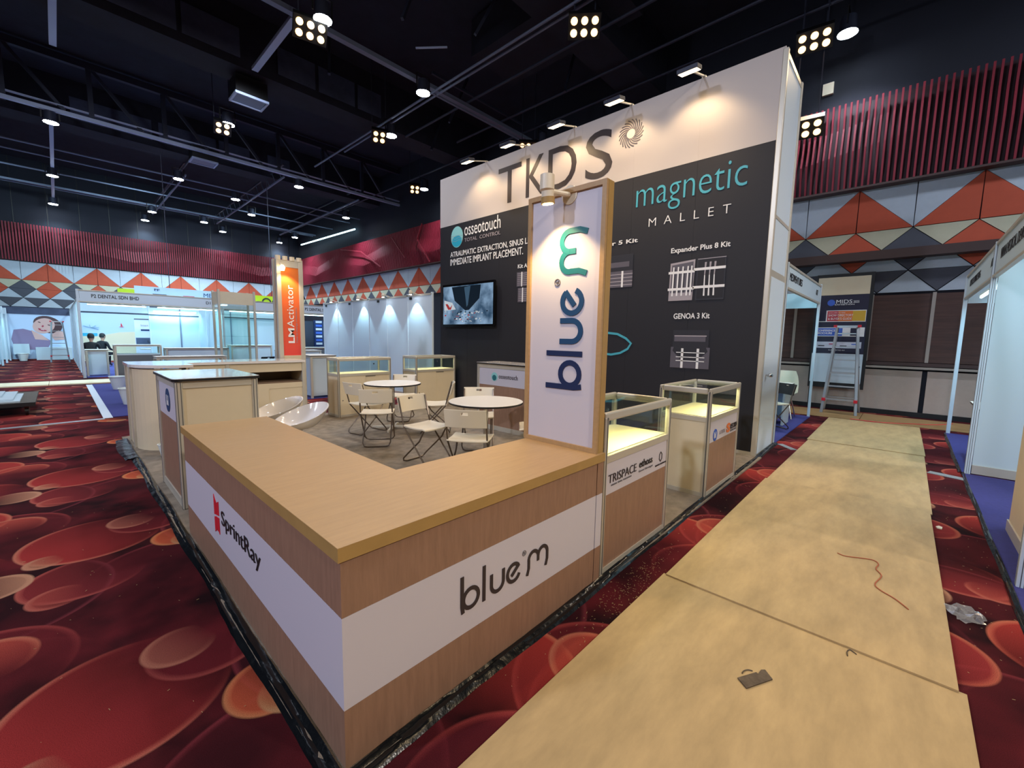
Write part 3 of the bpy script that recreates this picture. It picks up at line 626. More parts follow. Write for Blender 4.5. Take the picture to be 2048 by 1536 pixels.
c_ = at(1321, 913, 1, 1.285) + rel(s1)
MB().ribbon([(.025 * math.cos(a), .036 * math.sin(a)) for a in [2 * PI * k / 6 + .5 for k in range(6)]], .007, c_, (1, 0, 0), (0, 0, 1), (0, -1, 0), 1, .003, True).build('emblem', 'ink', s1)
textpx('DENTAL SOLUTIONS', s1, 'y', 1.285, (1310, 934), (1331, 927), (1310, 931), 'ink')
# logos of the second showcase
def disc2(parent, c, rx, rz, m, name='emblem', axis='y', n=24):
    ri = Vector((1, 0, 0)) if axis == 'y' else Vector((0, -1, 0)); nr = Vector((0, -1, 0)) if axis == 'y' else Vector((-1, 0, 0)); c = Vector(c) + rel(parent)
    return MB().prism([tuple(c + ri * rx * math.cos(2 * PI * k / n) + Vector((0, 0, rz * math.sin(2 * PI * k / n)))) for k in range(n)], tuple(nr * .003)).build(name, m, parent)
disc2(s2, at(1430, 870, 1, 1.285), .06, .06, 'blue_badge')
for k, dx in enumerate((-.022, 0, .022)):
    c_ = at(1430, 870, 1, 1.281) + rel(s2); box(c_.x + dx - .005, c_.x + dx + .005, c_.y - .002, c_.y, c_.z - .03, c_.z + (.012 if k == 1 else .03)).build('emblem', 'white_ink', s2)
textpx('ACTEURS', s2, 'y', 1.285, (1438, 869), (1449, 865), (1438, 862), 'print_grey')
textpx('S', s2, 'y', 1.285, (1452, 866), (1459, 863), (1452, 848), 'orange_ink', bold=.05)
textpx('RESORBA', s2, 'y', 1.285, (1460, 858), (1473, 853), (1460, 848), 'ink', bold=.0)
textpx('BIOLOGICS', s2, 'y', 1.285, (1460, 863), (1473, 858), (1460, 859), 'grey_ink')
# two showcases at the back of the booth
s3 = showcase('cream showcase with sliding doors, the left one behind the folding chairs', 3.35, 7.33, 1.06, .46, 1.08, .80, lamp=True, doors=True, lt=2.5)
s4 = showcase('cream showcase with sliding doors beside the left edge of the tall backdrop', 5.0, 7.35, 1.04, .5, 1.08, .80, lamp=True, doors=True, lt=2.5)

# ---- podium with a dark-edged glossy top (left) and the osseotouch podium
def podium(label, loc, W, D, H, facing, logo=None, round_=False):
    t = thing('podium', label, 'podium', (loc[0], loc[1], .015), facing, 'white topped podiums of the booth'); s_ = .05
    H -= .015
    for cx, cy in ((s_ / 2, s_ / 2), (W - s_ / 2, s_ / 2), (W - s_ / 2, D - s_ / 2), (s_ / 2, D - s_ / 2)):
        p = MB(); octa_post(p, cx, cy, 0, H - .02, s_); po = p.build('post', 'alu', t, bevel=.008)
        g_ = MB(); yy = 0 if cy < D / 2 else D
        for dx in (-.012, .012): g_.box(cx + dx - .003, cx + dx + .003, yy - .001, yy + .001, 0, H - .03)
        xx = 0 if cx < W / 2 else W
        for dy in (-.012, .012): g_.box(xx - .001, xx + .001, cy + dy - .003, cy + dy + .003, 0, H - .03)
        g_.build('groove', 'groove', po)
    for z0, z1 in ((0, .07), (H - .08, H - .02)):
        box(s_, W - s_, .006, .03, z0, z1).build('rail', 'alu', t); box(s_, W - s_, D - .03, D - .006, z0, z1).build('rail', 'alu', t)
        box(.006, .03, s_, D - s_, z0, z1).build('rail', 'alu', t); box(W - .03, W - .006, s_, D - s_, z0, z1).build('rail', 'alu', t)
    box(s_, W - s_, .016, .028, .07, .72).build('front_panel', 'laminate', t); box(s_, W - s_, .015, .028, .721, H - .08).build('graphic_band', 'print_white', t)
    box(s_, W - s_, D - .028, D - .016, .07, H - .08).build('back_panel', 'panel_white', t)
    box(.016, .028, s_, D - s_, .07, H - .08).build('side_panel', 'panel_white', t); box(W - .028, W - .016, s_, D - s_, .07, H - .08).build('side_panel', 'panel_white', t)
    def rp(z, e=0, r_=.05):
        pts = []
        for (cx, cy, a0) in ((W + .02 + e - r_, -.02 - e + r_, -90), (W + .02 + e - r_, D + .02 + e - r_, 0), (-.02 - e + r_, D + .02 + e - r_, 90), (-.02 - e + r_, -.02 - e + r_, 180)):
            pts += [(cx + r_ * math.cos(math.radians(a0 + 90 * k / 6)), cy + r_ * math.sin(math.radians(a0 + 90 * k / 6)), z) for k in range(7)]
        return pts
    MB().prism(rp(H - .02), (0, 0, .019)).build('dark_edge', 'black_edge', t); MB().prism(rp(H - .001, -.002), (0, 0, .003)).build('podium_top', 'gloss_white', t)
    return t
# facing -x: local front is -y, so turn by -90 deg (local x -> -y)
p1 = podium('podium with dark-edged glossy top and blue round logo, next to the counter', (.62, 5.28), .98, .60, 1.115, -PI / 2)
p2 = podium('podium carrying the osseotouch logo in front of the tall backdrop', (4.70, 5.16), 1.16, .50, 1.09, -PI / 2)
def local_disc(t, x, z, r_, m, d=-.001, n=24, name='emblem'):
    return MB().prism([(x + r_ * math.cos(2 * PI * k / n), .015 + d, z + r_ * math.sin(2 * PI * k / n)) for k in range(n)], (0, -.003, 0)).build(name, m, t)
local_disc(p1, .5, .875, .105, 'blue_mid')
for k, dx in enumerate((-.035, 0, .035)): box(.5 + dx - .008, .5 + dx + .008, .0085, .011, .83, .87 if k == 1 else .92).build('emblem', 'white_ink', p1)
local_disc(p2, .40, .86, .07, 'teal_pale'); local_disc(p2, .40, .845, .045, 'teal_dark', -.004)
def ltext(s_, t, x, z, W_, H_, m, bold=0):
    Rz = Matrix.Rotation(t.rotation_euler.z, 3, 'Z')
    TEXTS.append((s_, None, Vector(t.location) + Rz @ Vector((x, .013, z)), Rz @ Vector((1, 0, 0)), Vector((0, 0, 1)), W_, H_, m, bold, .003, ('L', t), None))
ltext('osseotouch', p2, .50, .84, .40, .07, 'ink')

# ---- rounded cabinet run at the left rear
cb = thing('bar_cabinet', 'long white bar cabinet with rounded left end and open shelf', 'cabinet', (.6, 6.6, .015))
f = rel(cb)
def arcpts(cx, cy, r_, a0, a1, z, n=10): return [(cx + r_ * math.cos(math.radians(a0 + (a1 - a0) * k / n)) + f.x, cy + r_ * math.sin(math.radians(a0 + (a1 - a0) * k / n)) + f.y, z) for k in range(n + 1)]
Hc = 1.085
top = arcpts(1.1, 7.1, .53, 180, 262, Hc - .05)
top = [(.57 + f.x, 7.68 + f.y, Hc - .05)] + top + [(1.15 + f.x, 7.05 - .46 + f.y, Hc - .05), (1.15 + f.x, 7.02 + f.y, Hc - .05), (2.68 + f.x, 7.02 + f.y, Hc - .05), (2.68 + f.x, 7.6 + f.y, Hc - .05)]
MB().prism(top, (0, 0, .035)).build('cabinet_top', 'gloss_white', cb)
mb = MB(); a_ = arcpts(1.1, 7.1, .50, 180, 262, 0); n_ = len(a_)
for i in range(n_ - 1):
    mb.prism([a_[i], a_[i + 1], (a_[i + 1][0] * .98 + .012, a_[i + 1][1] + .02, 0), (a_[i][0] * .98 + .012, a_[i][1] + .02, 0)], (0, 0, Hc - .065))
mb.build('curved_panel', 'panel_white', cb, smooth=True)
for x, y in ((.60, 7.08), (.605, 7.62), (1.13, 6.62), (1.62, 7.06), (2.66, 7.06)):
    box(x + f.x - .025, x + f.x + .025, y + f.y - .025, y + f.y + .025, 0, Hc - .055).build('post', 'alu', cb, bevel=.006)
box(.60 + f.x, .62 + f.x, 7.1 + f.y, 7.6 + f.y, .0, Hc - .06).build('end_panel', 'panel_white', cb)
for (xa, xb) in ((1.15, 1.60), (1.645, 2.64)):
    xa += f.x; xb += f.x; ya = 7.05 + f.y
    box(xa, xb, ya, ya + .02, .90, Hc - .055).build('fascia', 'panel_white', cb)
    box(xa, xb, ya, ya + .48, .72, .74).build('open_shelf', 'brown_inside', cb); box(xa, xb, ya + .48, ya + .50, 0, Hc - .06).build('back_panel', 'brown_inside', cb)
    box(xa, xb, ya, ya + .02, .64, .72).build('rail', 'panel_white', cb)
    box(xa, (xa + xb) / 2, ya, ya + .018, .03, .64).build('sliding_door', 'panel_white', cb); box((xa + xb) / 2 + .002, xb, ya + .006, ya + .02, .03, .64).build('sliding_door', 'panel_white', cb)
    MB().bar(((xa + xb) / 2 + .0, ya - .01, .36), ((xa + xb) / 2 + .13, ya - .012, .40), .012).build('door_handle', 'chrome', cb)
box(2.64 + f.x, 2.66 + f.x, 7.06 + f.y, 7.55 + f.y, 0, Hc - .055).build('end_panel', 'panel_white', cb)
# ---- orange sign tower behind it
ot = thing('sign_pylon', 'slim aluminium pylon with an orange sign panel behind the bar cabinet', 'sign', (2.52, 7.66, 0)); f = Vector((-2.42, -7.62, 0))
Zp = 2.76
for x, y in ((2.45, 7.64), (2.80, 7.64), (2.80, 7.80), (2.45, 7.80)): box(x + f.x - .035, x + f.x + .035, y + f.y - .035, y + f.y + .035, 0, Zp + random.uniform(-.03, .03)).build('post', 'alu', ot, bevel=.008)
box(2.485 + f.x, 2.765 + f.x, 7.635 + f.y, 7.65 + f.y, 1.13, 2.60).build('sign_panel', 'banner_orange', ot)
box(2.485 + f.x, 2.765 + f.x, 7.62 + f.y, 7.655 + f.y, 2.60, Zp - .05).build('header_rail', 'alu', ot); box(2.485 + f.x, 2.765 + f.x, 7.62 + f.y, 7.655 + f.y, 1.05, 1.13).build('bottom_rail', 'panel_white', ot)
box(2.79 + f.x, 2.805 + f.x, 7.67 + f.y, 7.78 + f.y, 0, 2.6).build('side_panel', 'panel_white', ot)
for dx in (.02, .13, .24, .35): MB().cyl((2.43 + dx + f.x, 7.63 + f.y, Zp - .05), (2.43 + dx + f.x, 7.63 + f.y, Zp + .015), .04, 10).build('roller', 'plastic_white', ot)
def vtext(s_, parent, x, y, z, L_, H_, m, bold=0): text(s_, parent, (x + .1, y + .04, z), (0, 0, 1), (-1, 0, 0), L_, H_, m, bold, .004)
vtext('LM', ot, 2.67, 7.633, 1.34, .25, .10, 'white_ink', .03); vtext('Activator', ot, 2.67, 7.633, 1.61, .70, .11, 'white_ink')
vtext('Time to change treatments', ot, 2.725, 7.633, 1.34, .60, .03, 'print_grey')
MB().lathe([(.03, 0), (.045, .05), (.02, .09)], (2.47 + f.x, 7.50 + f.y, 2.52), 12).build('spot_lamp', 'em_arm', ot)
MB().bar((2.47 + f.x, 7.50 + f.y, 2.6), (2.47 + f.x, 7.63 + f.y, 2.66), .015).build('lamp_arm', 'alu', ot)
light('SPOT', (2.66, 7.49, 2.55), 22, WARM, (2.62, 7.63, 2.0), .03, spot=100, blend=.4, name='pylon_light')
# ---- tall backdrop wall with store room behind it
WX = 6.12; WY0, WY1 = 1.345, 8.0; WZ = 5.0; XB = 7.1
bd = thing('backdrop_wall', 'tall exhibition backdrop with white header and dark printed graphic wall', 'exhibition wall', (WX, (WY0 + WY1) / 2, 0)); f = rel(bd)
def wb(name, m, x0, x1, y0, y1, z0, z1, **k): return box(x0 + f.x, x1 + f.x, y0 + f.y, y1 + f.y, z0, z1).build(name, m, bd, **k)
wb('core', 'panel_cool', WX + .03, WX + .08, WY0 + .02, WY1, 0, WZ - .03)
npan = 7
for k in range(npan):
    a = WY0 + (WY1 - WY0) * k / npan; b_ = WY0 + (WY1 - WY0) * (k + 1) / npan
    wb('graphic_panel', 'graphic_navy', WX + .004, WX + .03, a + .0008, b_ - .0008, .06, 3.95)
    wb('header_panel', 'header_white', WX + .003, WX + .03, a + .0003, b_ - .0003, 3.951, WZ)
wb('base_rail', 'alu', WX + .004, WX + .03, WY0, WY1, .0, .059)
# store-room side facing the aisle
for x in (WX + .03, XB - .04): wb('post', 'alu', x - .03, x + .03, WY0 - .03, WY0 + .03, 0, WZ - .02, bevel=.008)
for z0, z1 in ((2.42, WZ - .1),): wb('side_panel', 'panel_cool', WX + .06, XB - .07, WY0 - .012, WY0 + .012, z0, z1)
wb('rail', 'alu', WX + .06, XB - .07, WY0 - .02, WY0 + .02, WZ - .1, WZ - .04); wb('rail', 'alu', WX + .06, XB - .07, WY0 - .02, WY0 + .02, 2.37, 2.42)
wb('cross_rail', 'alu', WX + .06, XB - .07, WY0 - .018, WY0 + .018, 3.05, 3.09)
wb('door', 'panel_cool', WX + .075, XB - .10, WY0 - .03, WY0 + .0, .03, 2.33); wb('door_frame', 'alu', WX + .06, XB - .075, WY0 - .024, WY0 - .001, .0, 2.369)
kx, ky, kz = 6.56, WY0 - .03, 1.07
MB().cyl((kx + f.x - .22, ky + f.y, kz), (kx + f.x - .22, ky + f.y - .035, kz), .012, 10).lathe([(.0, 0), (.03, .01), (.034, .03), (.02, .055), (0, .06)], (kx + f.x - .22, ky + f.y - .05, kz - .03), 14).build('door_knob', 'chrome', bd, smooth=True)
wb('far_side', 'panel_cool', WX + .03, XB, WY1, WY1 + .03, 0, WZ - .05); wb('rear_wall', 'panel_cool', XB - .03, XB, WY0, WY1, 0, WZ - .05)
T = lambda *a, **k: textpx(a[0], bd, 'x', WX, *a[1:], **k)
text('T', bd, (WX, 6.14, 4.09), (0, -1, 0), (0, 0, 1), .60, .68, 'ink', .0); text('K', bd, (WX, 5.42, 4.09), (0, -1, 0), (0, 0, 1), .46, .69, 'ink', .0)
text('D', bd, (WX, 4.90, 4.09), (0, -1, 0), (0, 0, 1), .60, .70, 'ink', .0); text('S', bd, (WX, 4.12, 4.08), (0, -1, 0), (0, 0, 1), .50, .73, 'ink', .0)
# swirl emblem
cy, cz = 3.32, 4.60
mb = MB()
for k in range(20):
    a0 = 2 * PI * k / 20; pts = []
    for i in range(7):
        t_ = i / 6; rr_ = .07 + .13 * t_; aa = a0 + .9 * t_; pts.append((rr_ * math.cos(aa), rr_ * math.sin(aa)))
    mb.ribbon(pts, .016, (WX + f.x, cy + f.y, cz), (0, -1, 0), (0, 0, 1), (-1, 0, 0), 1, .004)
mb.build('swirl_emblem', 'print_mid', bd)
text('magnetic', bd, (WX, 3.18, 3.37), (0, -1, 0), (0, 0, 1), 1.52, .47, 'teal_ink', -.012)
text('M  A  L  L  E  T', bd, (WX, 2.96, 3.18), (0, -1, 0), (0, 0, 1), 1.13, .115, 'white_ink', -.012)
T('osseotouch', (929, 472), (1001, 456), (929, 447), 'white_ink', bold=0); T('TOTAL  CONTROL', (929, 484), (1001, 467), (929, 477), 'print_grey')
T('ATRAUMATIC EXTRACTION, SINUS LIFT AND', (901, 517), (1098, 488), (901, 505), 'white_ink', bold=.008); T('IMMEDIATE IMPLANT PLACEMENT.', (901, 532), (1046, 512), (901, 519), 'white_ink', bold=.008)
T('Kit All-in-one', (1036, 537), (1085, 530), (1036, 529), 'white_ink', bold=.015)
T('Expander 5 Kit', (1165, 503), (1275, 494), (1165, 493), 'white_ink', bold=.02); T('Expander Plus 8 Kit', (1342, 510), (1461, 492), (1342, 497), 'white_ink', bold=.02); T('GENOA 3 Kit', (1347, 638), (1419, 638), (1347, 627), 'white_ink', bold=.02)
c_ = at(914, 474, 0, WX)
disc2(bd, c_, .20, .225, 'teal_pale', axis='x'); disc2(bd, (c_.x - .001, c_.y, c_.z - .09), .165, .12, 'sea_print', axis='x')
for k in range(3):
    pts = [(-.2 + .4 * i / 12, .02 - .05 * k + .012 * math.sin(i * 1.0)) for i in range(13)]
    MB().ribbon(pts, .006, c_ + f + Vector((-.003, 0, 0)), (0, -1, 0), (0, 0, 1), (-1, 0, 0), 1, .002).build('emblem_wave', 'print_grey', bd)
# printed kit photographs (flat print)
def pr(px0, py0, px1, py1):
    a, b_ = at(px0, py0, 0, WX), at(px1, py1, 0, WX); return a.y, b_.y, b_.z, a.z
def kit(y0, y1, z0, z1, mode):
    """y0 is the left edge seen from the front"""
    W_ = y0 - y1; H_ = z1 - z0; P = lambda a, b_: (WX - .0015, y0 - a * W_, z0 + b_ * H_)
    def pq(pts, m, lv=1):
        MB().prism([tuple(Vector(P(a, b_)) + f) for a, b_ in pts], (-.0012 * lv, 0, 0)).build('kit_picture', m, bd)
    if mode == 'grid':
        pq([(0, 0), (1, 0), (1, 1), (0, 1)], 'print_mid')
        for k in range(7): pq([(.05, .1 + k * .13), (.95, .1 + k * .13), (.95, .13 + k * .13), (.05, .13 + k * .13)], 'print_grey', 2)
        for a in (.3, .68): pq([(a, 0), (a + .07, 0), (a + .07, 1), (a, 1)], 'white_ink', 3)
    if mode == 'open':
        pq([(0, .5), (1, .5), (1, 1), (0, 1)], 'print_dark'); pq([(.1, .62), (.9, .62), (.9, .78), (.1, .78)], 'print_mid', 2)
        pq([(0, 0), (1, 0), (1, .5), (0, .5)], 'print_mid')
        for k in range(4): pq([(0, .06 + k * .11), (1, .06 + k * .11), (1, .085 + k * .11), (0, .085 + k * .11)], 'print_grey', 2)
        for a in (.3, .7): pq([(a, 0), (a + .05, 0), (a + .05, .5), (a, .5)], 'white_ink', 3)
    if mode == 'tools':
        pq([(.04, 0), (.96, 0), (1, 1), (.06, .95)], 'print_grey'); pq([(.1, .2), (.9, .2), (.94, .95), (.12, .9)], 'print_mid', 2)
        for a in (.15, .33, .51, .7, .84): pq([(a, .12), (a + .06, .12), (a + .07, .85), (a + .02, .85)], 'white_ink', 3); pq([(a + .075, .2), (a + .11, .2), (a + .12, .8), (a + .09, .8)], 'print_dark', 3)
        for z in (.26, .68): pq([(0, z), (1, z), (1, z + .06), (0, z + .06)], 'white_ink', 4)
    if mode == 'three':
        pq([(.1, .02), (1, .02), (1, 1), (.1, 1)], 'print_dark'); pq([(.14, .06), (.97, .06), (.97, .96), (.14, .96)], 'graphic_navy', 2)
        for a in (.35, .5, .65): pq([(a, .12), (a + .05, .12), (a + .03, .6), (a, .6)], 'white_ink', 3); pq([(a, .6), (a + .03, .6), (a + .06, .9), (a + .0, .9)], 'print_grey', 3)
        for z in (.3, .72): pq([(0, z), (1, z), (1, z + .06), (0, z + .06)], 'white_ink', 4)
        pq([(.12, .975), (1, .975), (1, .99), (.12, .99)], 'print_grey', 3)
    if mode == 'genoa':
        pq([(.04, .55), (.96, .55), (.96, 1), (.04, 1)], 'print_dark'); pq([(.08, .7), (.88, .7), (.88, .85), (.08, .85)], 'print_mid', 2); pq([(.08, .83), (.9, .83), (.9, .86), (.08, .86)], 'print_grey', 3)
        pq([(0, 0), (1, 0), (1, .55), (0, .55)], 'print_mid', 1); pq([(.05, .45), (.3, .2), (.7, .2), (.95, .45), (.9, .56), (.08, .56)], 'print_dark', 2)
        for a in (.28, .68): pq([(a, 0), (a + .06, 0), (a + .06, .52), (a, .52)], 'white_ink', 4)
        for z in (.18, .28, .4): pq([(.15, z), (.88, z), (.88, z + .02), (.15, z + .02)], 'white_ink', 4)
kit(*pr(1034, 545, 1064, 571), 'grid'); kit(*pr(1036, 576, 1064, 603), 'grid'); kit(*pr(1196, 516, 1264, 573), 'open')
kit(*pr(1339, 524, 1386, 600), 'tools'); kit(*pr(1389, 518, 1447, 600), 'three'); kit(*pr(1344, 660, 1417, 739), 'genoa')
# teal line drawing of a handset (partly behind the sign board)
q = [at(*p, 0, WX) + f for p in ((1160, 660), (1200, 664), (1235, 668), (1252, 677), (1262, 687), (1255, 698), (1240, 706), (1222, 709), (1205, 707), (1160, 702))]
MB().ribbon([(-v.y, v.z) for v in q], .035, (WX + f.x, 0, 0), (0, -1, 0), (0, 0, 1), (-1, 0, 0), 1, .003).build('line_drawing', 'teal_ink', bd)
for a, b_ in (((1053, 661), (1110, 660)), ((1052, 702), (1075, 690))):
    p, q_ = at(*a, 0, WX) + f, at(*b_, 0, WX) + f; MB().ribbon([(-p.y, p.z), (-q_.y, q_.z)], .03, (WX + f.x, 0, 0), (0, -1, 0), (0, 0, 1), (-1, 0, 0), 1, .003).build('line_drawing', 'print_grey', bd)
# arm floodlights along the top
for k, y in enumerate(sorted(ARM_Y, reverse=True)):
    t = thing('arm_floodlight', f'warm arm floodlight on top of the tall backdrop, {ordw[k]} from the left', 'floodlight', (WX + .03, y, WZ), 0, 'arm floodlights on the backdrop')
    MB().bar((0, 0, 0), (0, 0, .03), .05).bar((0, 0, .03), (-.46, 0, -.10), .02).build('arm', 'alu', t)
    Rf = Matrix.Rotation(math.radians(-14), 3, 'Y')
    MB().obox((-.52, 0, -.12), (.16, .26, .05), Rf).build('housing', 'dark_metal', t, bevel=.006)
    MB().obox(Vector((-.52, 0, -.12)) + Rf @ Vector((0, 0, -.027)), (.13, .23, .004), Rf).build('lens', 'em_arm', t)
# television
y0, y1, z0, z1 = 7.80, 6.13, 1.71, 2.65
tv = thing('television', 'wall-mounted flat television showing a workshop video', 'television', (WX - .06, (y0 + y1) / 2, (z0 + z1) / 2)); g0 = rel(tv)
box(-.03, .02, (y1 - y0) / 2, (y0 - y1) / 2, (z0 - z1) / 2, (z1 - z0) / 2).build('housing', 'black_gloss', tv, bevel=.005)
box(.02, .059, -.3, .3, -.2, .2).build('wall_mount', 'dark_metal', tv)
hw, hh = (y0 - y1) / 2 - .03, (z1 - z0) / 2 - .05
box(-.032, -.0305, -hw, hw, -hh + .01, hh).build('screen', 'tv_picture', tv)
def tvp(pts, m, d=1): MB().prism([(-.0325, -a * hw, b_ * hh) for a, b_ in pts], (-.0006 * d, 0, 0)).build('screen_image', m, tv)
tvp([(-.62, .96), (.55, .96), (.5, .3), (.1, -.25), (-.05, -.28), (-.5, .25)], 'tv_dark'); tvp([(-.1, .9), (.15, .95), (.05, 0), (0, -.1)], 'tv_mid', 2)
tvp([(-.95, .3), (-.6, .15), (-.45, -.2), (-.95, -.25)], 'tv_white'); tvp([(-.9, .1), (-.8, .1), (-.7, -.1), (-.6, .05), (-.66, -.2), (-.78, -.2)], 'tv_red', 2)
rnd = random.Random(4)
for k in range(60):
    a, b_ = rnd.gauss(-.05, .42), rnd.uniform(-.85, -.3); a = max(-.9, min(.9, a)); s_ = rnd.uniform(.015, .05)
    tvp([(a - s_, b_), (a, b_ + s_ * 1.3), (a + s_, b_ + s_ * .3), (a, b_ - s_)], ['tv_dark', 'tv_white', 'tv_white', 'tv_red', 'tv_mid'][k % 5], 2 + k % 3)

# ---- tables
def table(label, x, y, r_=.435, rz=0):
    t = thing('round_table', label, 'table', (x, y, .015), rz, 'white round cafe tables')
    MB().lathe([(r_, .715), (r_ + .003, .72), (r_ + .003, .735)], n=48).build('edge', 'black_edge', t); MB().lathe([(r_, .735), (r_ + .001, .738), (r_ - .004, .741)], n=48).build('tabletop', 'table_white', t)
    MB().cyl((0, 0, .05), (0, 0, .712), .028, 14).build('column', 'chrome', t, smooth=True)
    MB().lathe([(.05, .69), (.12, .714)], n=20).build('mount_plate', 'dark_metal', t)
    for k in range(4):
        a = PI / 4 + k * PI / 2; MB().prism([(math.cos(a) * .02 - math.sin(a) * .022, math.sin(a) * .02 + math.cos(a) * .022, .03), (math.cos(a) * .02 + math.sin(a) * .022, math.sin(a) * .02 - math.cos(a) * .022, .03), (math.cos(a) * .33 + math.sin(a) * .014, math.sin(a) * .33 - math.cos(a) * .014, .008), (math.cos(a) * .33 - math.sin(a) * .014, math.sin(a) * .33 + math.cos(a) * .014, .008)], (0, 0, .03)).build('foot', 'alu', t)
    return t
table('round white table with dark edge, the farther one among the chairs', 3.575, 5.90); table('round white table with dark edge nearer the sign board', 3.39, 3.56, rz=.3)

# ---- folding chair
def folding_chair(label, x, y, rz, seatm='plastic_white'):
    t = thing('folding_chair', label, 'chair', (x, y, .015), rz, 'white folding chairs')
    n = 8; W_ = .21
    mb = MB(); N1 = 9
    def grid_solid(fn, nu, nv, th, skip=()):
        mb = MB()
        for i in range(nu + 1):
            for j in range(nv + 1): mb.v.append(tuple(fn(i / nu, j / nv, 0)))
        b0 = len(mb.v)
        for i in range(nu + 1):
            for j in range(nv + 1): mb.v.append(tuple(fn(i / nu, j / nv, th)))
        q = lambda i, j: i * (nv + 1) + j
        cells = {(i, j) for i in range(nu) for j in range(nv)} - set(skip)
        for i, j in cells:
            a, b_, c, d_ = q(i, j), q(i + 1, j), q(i + 1, j + 1), q(i, j + 1)
            mb.f += [(a, b_, c, d_), (a + b0, d_ + b0, c + b0, b_ + b0)]
            for (e0, e1, ni, nj) in ((a, b_, i, j - 1), (b_, c, i + 1, j), (c, d_, i, j + 1), (d_, a, i - 1, j)):
                if (ni, nj) not in cells: mb.f.append((e0, e0 + b0, e1 + b0, e1))
        return mb
    grid_solid(lambda u_, v_, th: Vector((-.19 + .38 * v_, -W_ + 2 * W_ * u_, .455 - th - .012 * math.sin(PI * v_) + .01 * abs(2 * u_ - 1) ** 3 - (.012 if v_ > .95 else 0))), 8, 8, .018).build('seat', seatm, t, bevel=.004, smooth=True)
    def bk(u_, v_, th):
        z = .60 + .185 * v_; xx = -.225 - .05 * v_ - .028 * math.sin(PI * u_) - th
        return Vector((xx, -W_ + 2 * W_ * u_, z))
    grid_solid(bk, 12, 7, .014, skip=[(5, 5), (6, 5)]).build('backrest', seatm, t, bevel=.003, smooth=True)
    r_ = .0095; ys = W_ - .012
    def U(p_top, p_mid, p_bot, y, rad=.05):
        path = [(p_top[0], y, p_top[1]), (p_mid[0], y, p_mid[1]), (p_bot[0] - (p_bot[0] - p_mid[0]) * .08, y, p_bot[1] + .05), (p_bot[0], y - .02 * (1 if y > 0 else -1), p_bot[1] + .012), (p_bot[0] + .002, y - .06, p_bot[1])]
        path += [(p_bot[0] + .002, -y + .06, p_bot[1]), (p_bot[0], -y + .02, p_bot[1] + .012), (p_bot[0] - (p_bot[0] - p_mid[0]) * .08, -y, p_bot[1] + .05), (p_mid[0], -y, p_mid[1]), (p_top[0], -y, p_top[1])]
        return MB().tube(path, r_, 8)
    U((-.262, .77), (-.17, .44), (.20, .012), ys + .004).build('leg_frame', 'tube_metal', t, smooth=True)
    U((.14, .435), (.06, .30), (-.235, .012), ys - .022).build('leg_frame', 'tube_metal', t, smooth=True)
    MB().cyl((-.12, -ys + .02, .432), (-.12, ys - .02, .432), .007, 8).build('crossbar', 'tube_metal', t)
    return t
chairs = [  # seat point px, world seat height .46; facing angle
    ('white folding chair at the left of the far round table, turned towards it', 3.17, 5.95, .2),
    ('white folding chair in front of the far round table, back towards the counter corner', 2.93, 5.22, .95),
    ('white folding chair in the middle standing askew with its slotted back to the left', 2.87, 4.0, -1.45),
    ('white folding chair seen edge-on at the right of the far round table', 3.93, 5.28, 2.45),
    ('white folding chair behind the near round table, back slot showing', 3.78, 4.12, -2.35),
    ('white folding chair nearest the counter, back to the camera before the near round table', 2.86, 3.22, .62),
    ('white folding chair half hidden behind the far round table', 4.05, 6.42, -2.4),
    ('white folding chair mostly hidden behind the sign board', 3.78, 3.12, 2.3)]
c0 = None
for lab, x, y, rz in chairs:
    if c0 is None: c0 = folding_chair(lab, x, y, rz)
    else: dup(c0, (x, y, .015), rz, lab)
# ---- glossy tub bar stools
def stool(label, x, y, rz):
    t = thing('bar_stool', label, 'stool', (x, y, .015), rz, 'glossy tub bar stools')
    mb = MB(); nu, nv = 28, 9
    for th in (0, .012):
        for j in range(nv + 1):
            s_ = j / nv
            for i in range(nu):
                a = 2 * PI * i / nu; ca, sa = math.cos(a), math.sin(a)
                rx, ry = (.25 - th) * (s_ ** .6), (.215 - th) * (s_ ** .6)
                lean = (1 - ca) / 2; rise = (.06 + .16 * lean ** 1.2) * s_ ** 2.2
                mb.v.append((ca * rx - .02 * rise / .2, sa * ry, .60 + rise + th * (1 - s_)))
    q = lambda k, j, i: k * (nv + 1) * nu + j * nu + i % nu
    for k in (0, 1):
        for j in range(nv):
            for i in range(nu):
                fc = (q(k, j, i), q(k, j, i + 1), q(k, j + 1, i + 1), q(k, j + 1, i)); mb.f.append(fc if k else fc[::-1])
    for i in range(nu): mb.f.append((q(0, nv, i), q(0, nv, i + 1), q(1, nv, i + 1), q(1, nv, i)))
    me = mb.build('seat', 'gloss_white', t, smooth=True)
    MB().lathe([(.2, 0), (.2, .008), (.06, .03), (.03, .06)], n=28).build('base', 'chrome', t, smooth=True)
    MB().cyl((0, 0, .05), (0, 0, .36), .028, 14).cyl((0, 0, .36), (0, 0, .61), .018, 14).build('gas_column', 'chrome', t, smooth=True)
    MB().lathe([(.03, .60), (.09, .625)], n=16).build('mount_plate', 'chrome', t)
    MB().tube([(0, 0, .30)] + [(.13 * math.cos(a), .13 * math.sin(a), .28) for a in [math.radians(-70 + 140 * k / 10) for k in range(11)]] + [(0, 0, .30)], .009, 8).build('footrest', 'chrome', t, smooth=True)
    return t
st1 = stool('glossy white tub bar stool farther from the camera behind the counter', 1.47, 4.66, 3.35)
dup(st1, (1.50, 4.10, .015), 3.4, 'glossy white tub bar stool nearer the camera behind the counter')
